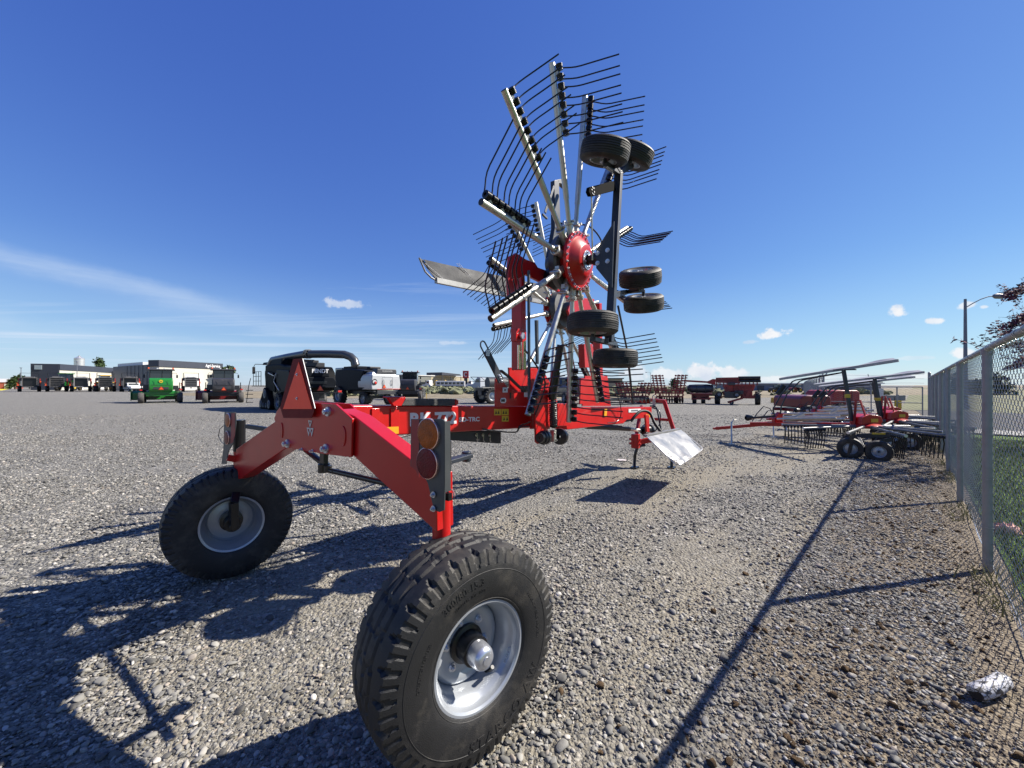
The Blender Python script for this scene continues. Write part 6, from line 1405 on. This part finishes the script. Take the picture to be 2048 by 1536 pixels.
mb = MB(); mb.cyl(K(1500, 836, 10.3), K(1550, 832, 10.1), .028, n=12); mb.lathe([(.03, 0), (.06, .04), (.085, .16), (.05, .2)], K(1506, 835, 10.3), (-1, 0, -.05), 16); mb.build('pto_shaft', BLKP, pk)
mb = MB(); mb.cyl(K(1513, 835, 10.26), K(1522, 834.4, 10.22), .030, n=12); mb.build('shaft_label', YELLOW, pk)
for pts in ([K(1504, 843, 10.3), K(1513, 828, 10.3), K(1527, 813, 10.3), K(1540, 817, 10.2), K(1546, 828, 10.1)], [K(1520, 842, 10.2), K(1535, 822, 10.2), K(1545, 820, 10.1), K(1550, 834, 10.1)]):
    mb = MB(); mb.tube(pts, .012, 6); mb.build('hose', BLACK, pk)
for dx in (0, 1):
    mb = MB(); mb.tube([K(1549+dx*12, 832-dx*4, 10.1), K(1546+dx*16, 818-dx*4, 10.1), K(1562+dx*12, 790-dx*2, 10.0), K(1585+dx*14, 763, 9.9), K(1592+dx*14, 760, 9.8), K(1685, 745, 9.1)], .017, 8); mb.build('curtain_arm', SLATE, pk)
mb = MB(); mb.prism([K(1552, 787, 10.0), K(1566, 769, 10.0), K(1573, 773, 10.0), K(1559, 791, 10.0)], (0, .04, 0)); mb.build('folded_lamp_board', BLKP, pk)
mb = MB(); mb.beam(K(1704, 842, 8.95), K(1687, 739, 9.0), .07, .05, up=(0, 1, 0)); mb.beam(K(1667, 740, 9.2), K(1712, 739, 8.8), .05, .03); ms = mb.build('curtain_mast', SLATE, pk, bevel=.004)
mb = MB(); mb.box(K(1695, 792, 8.93), (.08, .066, .08)); mb.build('label', YELLOW, ms)
mb = cloth([K(1560, 757, 10.6), K(1796, 719.5, 8.25), K(1786, 717, 8.5), K(1566, 754.5, 10.9)], 30, 6, .02, 3.0); mb.build('curtain', mat('pale_grey_tarpaulin', (.42, .41, .42), .5, var=.12, vscale=3), pk, sharp=60)
mb = MB(); mb.beam(K(1559, 758.5, 10.6), K(1797, 721, 8.22), .03, .06); mb.build('curtain_rail', MATS['pale_aluminium'], pk)
cg = K(1731, 838, 8.9)
mb = MB(); mb.prism([cg+V((x, -.16, z)) for x, z in ((-.24, -.12), (-.22, .05), (-.05, .12), (.10, .10), (.22, .06), (.25, -.04), (.2, -.12))], (0, .32, 0)); mb.lathe([(.02, -.06), (.30, -.06), (.30, 0), (.2, .05), (.05, .06)], cg+V((0, 0, -.14)), (0, 0, 1), 28); gbx = mb.build('gearbox', RED, pk, bevel=.01)
mb = MB(); mb.box(cg+V((.05, -.168, -.02)), (.16, .006, .08)); mb.build('label', YELLOW, gbx)
mb = MB(); mb.beam(K(1708, 850, 8.9), K(1712, 800, 8.9), .02, .05, up=(0, 1, 0)); mb.beam(cg+V((-.1, -.1, .1)), K(1720, 800, 8.9), .03, .03); mb.build('actuator', REDD, pk)
for k in range(12):
    al = R(8+k*30); rad = V((math.cos(al), math.sin(al), -.02)); tau = V((-rad.y, rad.x, 0)); c0 = cg+V((0, 0, -.16)); mb = MB(); mb.mi = 0
    Lr = 1.62 if rad.x < .35 else 1.18
    mb.cyl(c0+rad*.18, c0+rad*Lr, .027, n=12); mb.cyl(c0+rad*.2, c0+rad*.34, .04, n=12); mb.mi = 1
    for j in range(8):
        p = c0+rad*(Lr-.05-.068*j)+V((0, 0, -.045)); mb.lathe([(.01, -.02), (.03, -.02), (.03, .02), (.01, .02)], p, rad, 8); mb.tube([p, p+V((0, 0, -.12))+tau*.03, p+V((0, 0, -.42))-tau*.02], .0105 if rad.x < .35 else .007, 5)
    mb.mi = 2; mb.cyl(c0+rad*Lr, c0+rad*(Lr+.01), .03, n=12); mb.build('tine_arm', [DULL, TINEM, BOLT], pk)
mb = MB(); 
for px, py, Y in ((1690, 838, 9.0), (1680, 832, 9.2), (1660, 826, 9.5), (1672, 836, 9.1)): mb.cyl(K(px, py, Y), K(px-118, py+2, Y+.95), .028, n=12)
mb.build('folded_arm_tube', GALV, pk)
for (a, b) in (((1590, 836, 9.9), (1608, 828, 9.8)),): mb = MB(); mb.cyl(K(*a), K(*b), .055, n=14); mb.build('lift_cylinder', mat('cylinder_cream', (.5, .47, .40), .4, metal=.2), pk)
mb = MB(); mb.beam(K(1715, 872, 8.5), K(1800, 868, 8.1), .08, .10); mb.beam(K(1715, 872, 8.5), K(1728, 900, 8.05), .06, .06); mb.beam(K(1700, 897, 8.15), K(1757, 903, 7.9), .04, .05); mb.beam(K(1745, 885, 8.3), K(1790, 878, 8.2), .06, .08); ch = mb.build('chassis', SLATE, pk, bevel=.006)
mb = MB(); mb.box(K(1757, 867.5, 8.20), (.28, .012, .035)); mb.build('label', YELLOW, ch)
mb = MB()
for px, py in ((1790, 868), (1787, 880)): mb.cyl(K(px, py, 8.05), K(px+4, py-1, 7.98), .028, n=12)
mb.build('end_cap', BOLT, ch)
def sw2(px, py, Y, r=.225):
    c = K(px, py, Y); ax = V((-.62, -.78, 0)); mb = MB(); mb.lathe([(.01, -.07), (.03, -.07), (.04, .03), (.02, .05)], c, ax, 14); h = mb.build('support_wheel', RIM, pk)
    mb = MB(); mb.lathe([(r*.52, -.07), (r*.7, -.085), (r*.93, -.07), (r, -.03), (r, .03), (r*.93, .07), (r*.7, .085), (r*.52, .07)], c, ax, 32); mb.build('tyre', TYRE, h)
    mb = MB(); mb.lathe([(r*.55, .065), (r*.52, .07), (r*.48, .05), (r*.40, .02), (r*.2, .03), (.02, .035)], c, ax, 28); mb.build('rim', RIM, h)
sw2(1700, 896.5, 8.15); sw2(1757, 903, 7.88); sw2(1703, 890, 8.7); sw2(1775, 888, 8.6)
split_tree(pk)
for i, (off, lab) in enumerate((((2.0, 1.35, 0), 'middle parked rake by the fence, just behind the nearest parked one'), ((3.6, 3.1, 0), 'farthest of the parked rakes by the fence, nearest the pipe gate'))):
    c = copy_tree(pk)
    for q in c.children:
        if q.name.split('.')[0] in ('curtain', 'curtain_rail', 'curtain_arm', 'curtain_mast', 'folded_lamp_board'): q.scale = (1, 1, .90 if i == 0 else .86)
    c.location = r1+V(off); c['label'] = lab; c.rotation_euler[2] = R(2*i+1)

# ---- red balers and other things behind the parked rakes
def round_body(name, label, cat, px, Y, w, h, z0, m, yaw):
    g = P(px, HZ, Y); root = empty(name, label, cat, (g.x, g.y, 0), R(yaw)); mb = MB()
    pr = [(-w/2, z0), (-w/2, z0+h*.75), (-w*.42, z0+h*.95), (-w*.3, z0+h), (w*.4, z0+h), (w/2, z0+h*.85), (w/2, z0+h*.1), (w*.42, z0)]
    mb.prism([V((x, 0, z)) for x, z in pr], V((0, 1.8, 0))); b = mb.build('body', m, root, bevel=.05, seg=3); B(b, 'panel_line', DGREY, ((-w*.1, -.012, z0+h*.5), (.02, .02, h*.9)), ((w*.2, -.012, z0+h*.5), (.02, .02, h*.9)), bevel=0)
    B(root, 'frame', DRED, ((0, .9, z0-.12), (w*1.2, 1.5, .14)), ((-w*.7, .9, z0-.1), (w*.5, .12, .12))); mb = MB()
    for x in np.linspace(-w*.5, w*.35, 9): mb.tube([(x, -.05, z0+.05), (x-.03, -.12, z0-.25), (x+.05, -.1, z0-.42)], .014, 4)
    mb.build('pickup_tines', BLACK, root)
    for x in (-w*.3, w*.35): fwheel(root, x, -.1, .32, .32, 'wheel')
    return root
round_body('round_baler', 'dark red baler with a curved front behind the first parked rake', 'baler', 1632, 17.0, 1.35, .55, .52, DRED, 0)
round_body('round_baler', 'tall red baler body rising behind the masts of the parked rakes', 'baler', 1693, 19.0, 1.35, .72, .55, REDD, 0)
for i, (px, py, lab) in enumerate(((1565, 803, 'leftmost grey concrete block beside the first parked rake'), (1583, 803, 'second grey concrete block from the left behind the parked rakes'), (1601, 803, 'third grey concrete block from the left behind the parked rakes'), (1772, 801, 'grey concrete block seen through the pipe gate, left one'), (1795, 801, 'grey concrete block seen through the pipe gate, right one'))):
    g = G(px, py); mb = MB(); mb.box((0, 0, .26), (.80 if i < 3 else 1.0, .6, .52)); mb.prism([V((-.08, -.1, .52)), V((.08, -.1, .52)), V((.05, -.1, .6)), V((-.05, -.1, .6))], (0, .2, 0))
    o = mb.build('concrete_block', mat('concrete_grey', (.26, .26, .25), .9, var=.15, vscale=3, bump=.3, bscale=20), bevel=.02); o.location = (g.x, g.y, 0); tag(o, lab, 'concrete block', 'concrete blocks')
g = G(1548, 806); mb = MB(); mb.box((0, 0, .22), (.42, .3, .40), taper=.9); mb.box((0, 0, .44), (.30, .22, .06)); o = mb.build('tool_box', YEL, bevel=.02); o.location = (g.x, g.y, 0); tag(o, 'small yellow box on the gravel left of the concrete blocks', 'box')
g = G(853, 797); mb = MB(); mb.cyl((0, 0, 0), (0, 0, .55), .03, n=8); mb.cyl((0, 0, .55), (0, 0, .6), .03, .01, n=8); o = mb.build('marker_stake', YELLOW); o.location = (g.x, g.y, 0); tag(o, 'thin yellow stake at the edge of the scrubland behind the step', 'stake')
# ---- buildings
def wall_boxes(root, name, m, *b, **k): return B(root, name, m, *b, bevel=0, **k)
TAN = mat('tan_siding', (.40, .35, .24), .7, var=.05, vscale=.6); CREAM = mat('cream_siding', (.56, .54, .47), .7, var=.05, vscale=.4); DKW = mat('charcoal_cladding', (.040, .046, .065), .5, var=.1, vscale=.5); GRW = mat('slate_cladding', (.085, .098, .12), .55, var=.08, vscale=.5); DOORW = mat('white_door', (.75, .75, .74), .5, var=.04, vscale=1)
def building(name, label, x0, x1, Y0, Y1, dep):
    a = P(x0, HZ, Y0); b = P(x1, HZ, Y1); a.z = b.z = 0; d = (b-a); w = d.length; rz = math.atan2(d.y, d.x); return empty(name, label, 'building', tuple(a), rz), w
def zat(py, Y): return CAMH+(HZ-py)/F0*Y
# left shop
bd, w = building('workshop', 'low cream workshop with a charcoal parapet behind the row of balers', 119, 236, 118, 148, 20); H = zat(728, 118)
wall_boxes(bd, 'wall', CREAM, ((w/2, 3, (H-1.8)/2), (w, 6, H-1.8))); wall_boxes(bd, 'parapet', DKW, ((w/2, 3, H-.9), (w+.4, 6.4, 1.8))); wall_boxes(bd, 'side_wing', DKW, ((-.1, 3.1, H/2-.1), (.3, 6.1, H-.2)))
wall_boxes(bd, 'door', DOORW, ((w*.24, -.05, 1.9), (w*.22, .12, 3.8)), ((w*.68, -.05, 1.9), (w*.2, .12, 3.8))); wall_boxes(bd, 'awning', DKW, ((w*.93, -1, H*.42), (w*.14, 2, H*.84)))
wall_boxes(bd, 'sign', mat('pale_sign', (.35, .42, .45), .5), ((-.35, 4.5, H-1.1), (.1, 1.6, 1.3)))
# right shop: slate wing and cream front
bd, w = building('showroom', 'long shop with a slate wing and a cream front under a black signboard', 318, 443, 104, 122, 20); H = zat(720.5, 104)
wall_boxes(bd, 'wall', CREAM, ((w/2, 1.5, (H-1.6)/2), (w, 3, H-1.6))); wall_boxes(bd, 'fascia', DKW, ((w/2, 1.5, H-.8), (w+.5, 3.5, 1.75)))
mb = MB(); text_on(mb, 'Agri-Service', 1.25, V((w*.70, -.262, H-1.22)), (1, 0, 0), (0, 0, 1), .04, off=.03, fitw=w*.26); mb.build('sign_lettering', LETTER, bd, smooth=False)
dr = wall_boxes(bd, 'door', DOORW, ((w*.52, -.05, 2.4), (w*.29, .12, 4.4))); wall_boxes(bd, 'window', GLASS, ((w*.80, -.04, 4.3), (.8, .1, .9)), ((w*.86, -.04, 4.3), (.8, .1, .9)))
wall_boxes(dr, 'door_rib', CREAM, *[((w*.52, -.12, .8+i*.8), (w*.29, .03, .05)) for i in range(5)])
bd2, w2 = building('workshop_wing', 'slate-clad workshop wing joined to the left of the cream shop', 226, 317.6, 124, 106, 20); H2 = zat(727.5, 106)
wall_boxes(bd2, 'wall', GRW, ((w2/2, 2, H2/2), (w2, 4, H2))); wall_boxes(bd2, 'wall_seam', DKW, *[((w2-2.0-i*3.1, -.03, H2/2), (.10, .10, H2)) for i in range(8)])
wall_boxes(bd2, 'opening', BLACK, ((w2*.42, -.04, 2.4), (2.0, .2, 3.2)), ((w2*.58, -.04, 2.4), (2.0, .2, 3.2))); wall_boxes(bd2, 'roof', mat('white_roof', (.7, .72, .72), .5), ((w2*.3, 2.5, H2+.5), (w2*.58, 3, 1.0)))
g = P(158.5, HZ, 160); sl = empty('grain_silo', 'shiny steel silo with a conical top rising behind the low workshop', 'silo', (g.x, g.y, 0)); mb = MB(); zt_ = zat(717, 160); mb.cyl((0, 0, 0), (0, 0, zt_), 1.55, n=28)
for i in range(12): mb.lathe([(1.55, 0), (1.60, .05), (1.55, .1)], (0, 0, zt_-.4-i*1.0), (0, 0, 1), 28)
mb.build('barrel', mat('silo_steel', (.62, .62, .6), .35, metal=.7, var=.08, vscale=1), sl); mb = MB(); mb.cyl((0, 0, zt_), (0, 0, zt_+1.0), 1.62, .2, n=28); mb.cyl((0, 0, zt_+1.0), (0, 0, zt_+1.25), .25, n=12); mb.build('roof', MATS['silo_steel'], sl)
# farm shed and poles at the far left
g = P(6, HZ, 150); fs_ = empty('farm_shed', 'small red and white farm shed at the far left edge', 'shed', (g.x, g.y, 0), R(40)); wall_boxes(fs_, 'wall', mat('barn_red', (.35, .08, .06), .7, var=.1), ((0, 0, 1.3), (9, 5, 2.6))); mb = MB(); mb.prism([V((-4.8, -2.8, 2.6)), V((-4.8, 2.8, 2.6)), V((-4.8, 0, 4.0))], (9.6, 0, 0)); mb.build('roof', mat('shed_roof', (.5, .5, .5), .6), fs_); wall_boxes(fs_, 'door', WHITE, ((2, -2.55, 1), (2.2, .1, 2.0)))
def pole(label, px, Y, py, arm=0, r=.09):
    g = P(px, HZ, Y); o = empty('light_pole', label, 'light pole', (g.x, g.y, 0)); mb = MB(); z = zat(py, Y); mb.cyl((0, 0, 0), (0, 0, z), r, r*.6, n=8); mb.build('pole', MATS['pole_grey'], o); mb = MB()
    if arm: mb.tube([(0, 0, z-.2), (arm*.4, 0, z+.1), (arm, 0, z+.1)], r*.4, 5)
    mb.box((arm, 0, z+.05), (max(.5, r*5), .25, .14)); mb.build('lamp_head', MATS['lamp_head_grey'], o); return o
pole('thin light pole at the left end of the baler row', 42, 110, 736, 0, .12); pole('thin pole standing in front of the low workshop', 154, 112, 724, 0, .10)
pole('small distant light pole between the rake tines and the harrow', 1301, 110, 745, -1.2, .07); pole('distant pole above the far fence left of the gate', 1741, 60, 762, 0, .08)
# tan shop
bd, w = building('tan_shop', 'tan shop with a grey wing and a gabled canopy across the scrubland', 862, 938, 150, 172, 20); H = zat(751.5, 150)
wall_boxes(bd, 'wall', TAN, ((w/2, 10, H/2), (w, 20, H))); wall_boxes(bd, 'wing', mat('olive_grey_siding', (.17, .175, .155), .7, var=.08, vscale=.3), ((-7.2, 9, H/2-.2), (14.2, 18, H-.4))); wall_boxes(bd, 'wing_door', DKW, ((-3, -.06, 1.7), (.5, .1, 3.2)), ((-6, -.06, 1.7), (.5, .1, 3.2)), ((-9.5, -.06, 1.7), (.5, .1, 3.2)))
wall_boxes(bd, 'roof', mat('pale_roof', (.6, .6, .58), .5), ((-6, 9, H+.0), (17, 18.6, .35)), ((w/2, 10.2, H+.1), (w+.6, 20.8, .3)))
cn = MB(); cn.prism([V((w*.12, -3, H+.3)), V((w*.62, -3, H+.3)), V((w*.58, -3, H+.9)), V((w*.12, -3, H+1.4))], (0, 8, 0)); cn = cn.build('canopy_roof', DKW, bd); wall_boxes(bd, 'canopy_post', DKW, ((w*.13, -2.9, H/2), (.2, .2, H)), ((w*.34, -2.9, H/2), (.2, .2, H)), ((w*.61, -2.9, H/2), (.2, .2, H)))
mb = MB(); mb.beam((w*.34, -2.9, H*.85), (w*.48, -2.9, H*.3), .15, .15); mb.beam((w*.48, -2.9, H*.85), (w*.34, -2.9, H*.3), .15, .15); mb.build('canopy_brace', DKW, bd); wall_boxes(bd, 'door', mat('bronze_door', (.10, .08, .06), .4), ((w*.52, -.06, 1.8), (w*.22, .1, 3.4)))
g = P(931.5, HZ, 150); sg = empty('pylon_sign', 'red pylon sign with a white letter C beside the tan shop', 'sign', (g.x, g.y, 0)); SR = mat('sign_red', (.42, .02, .03), .4, var=.05); zc = zat(749, 150)
B(sg, 'post', DGREY, ((0, .1, zc/2-.6), (1.3, .5, zc-1.2))); B(sg, 'panel', SR, ((0, 0, zc), (2.3, .5, 2.9)), bevel=.04); mb = MB(); pts = [V((.62*math.cos(a), -.27, zc+.72*math.sin(a))) for a in np.linspace(R(48), R(312), 18)]
for a, b in zip(pts, pts[1:]): mb.beam(a, b+(b-a)*.15, .05, .36, up=(0, 1, 0)) if False else mb.tube([a, b], .17, 6)
mb.build('sign_letter', LETTER, sg)
# long warehouse at the right
bd, w = building('warehouse', 'very long blue-grey warehouse with a white roof on the right horizon', 1462, 1762, 104, 96, 20); H = zat(769.0, 104)+.15
wall_boxes(bd, 'wall', mat('blue_grey_wall', (.13, .165, .24), .6, var=.1, vscale=.2), ((w/2, 10, H/2), (w, 20, H))); wall_boxes(bd, 'roof', WHITE, ((w/2, 10, H+.12), (w+1, 21, .24))); wall_boxes(bd, 'door', DKW, *[((w*(.1+.11*i), -.05, .7), (1.6, .1, 1.3)) for i in range(8)])
bd, w = building('pale_shed', 'flat pale shed behind the tines left of the harrows', 1090, 1245, 92, 92, 12); H = zat(758, 92); wall_boxes(bd, 'wall', TAN, ((w/2, 6, H/2), (w, 12, H))); wall_boxes(bd, 'roof', DKW, ((w/2, 6, H+.12), (w+.6, 12.6, .24)))
for i, (px, lab) in enumerate(((1552, 'dark red tractor far away before the long warehouse, left one'), (1592, 'dark tractor far away before the long warehouse, right one'))):
    tractor('tractor', lab, px, 78, DRED if i else DGREY, 100, .55)
# ================================================================ every separate piece becomes an object of its own
for o in [o for o in sc.objects if o.parent is None and o.type == 'EMPTY' and not o.name.startswith(('parked_rake', 'purple', 'distant', 'young'))]: split_tree(o)
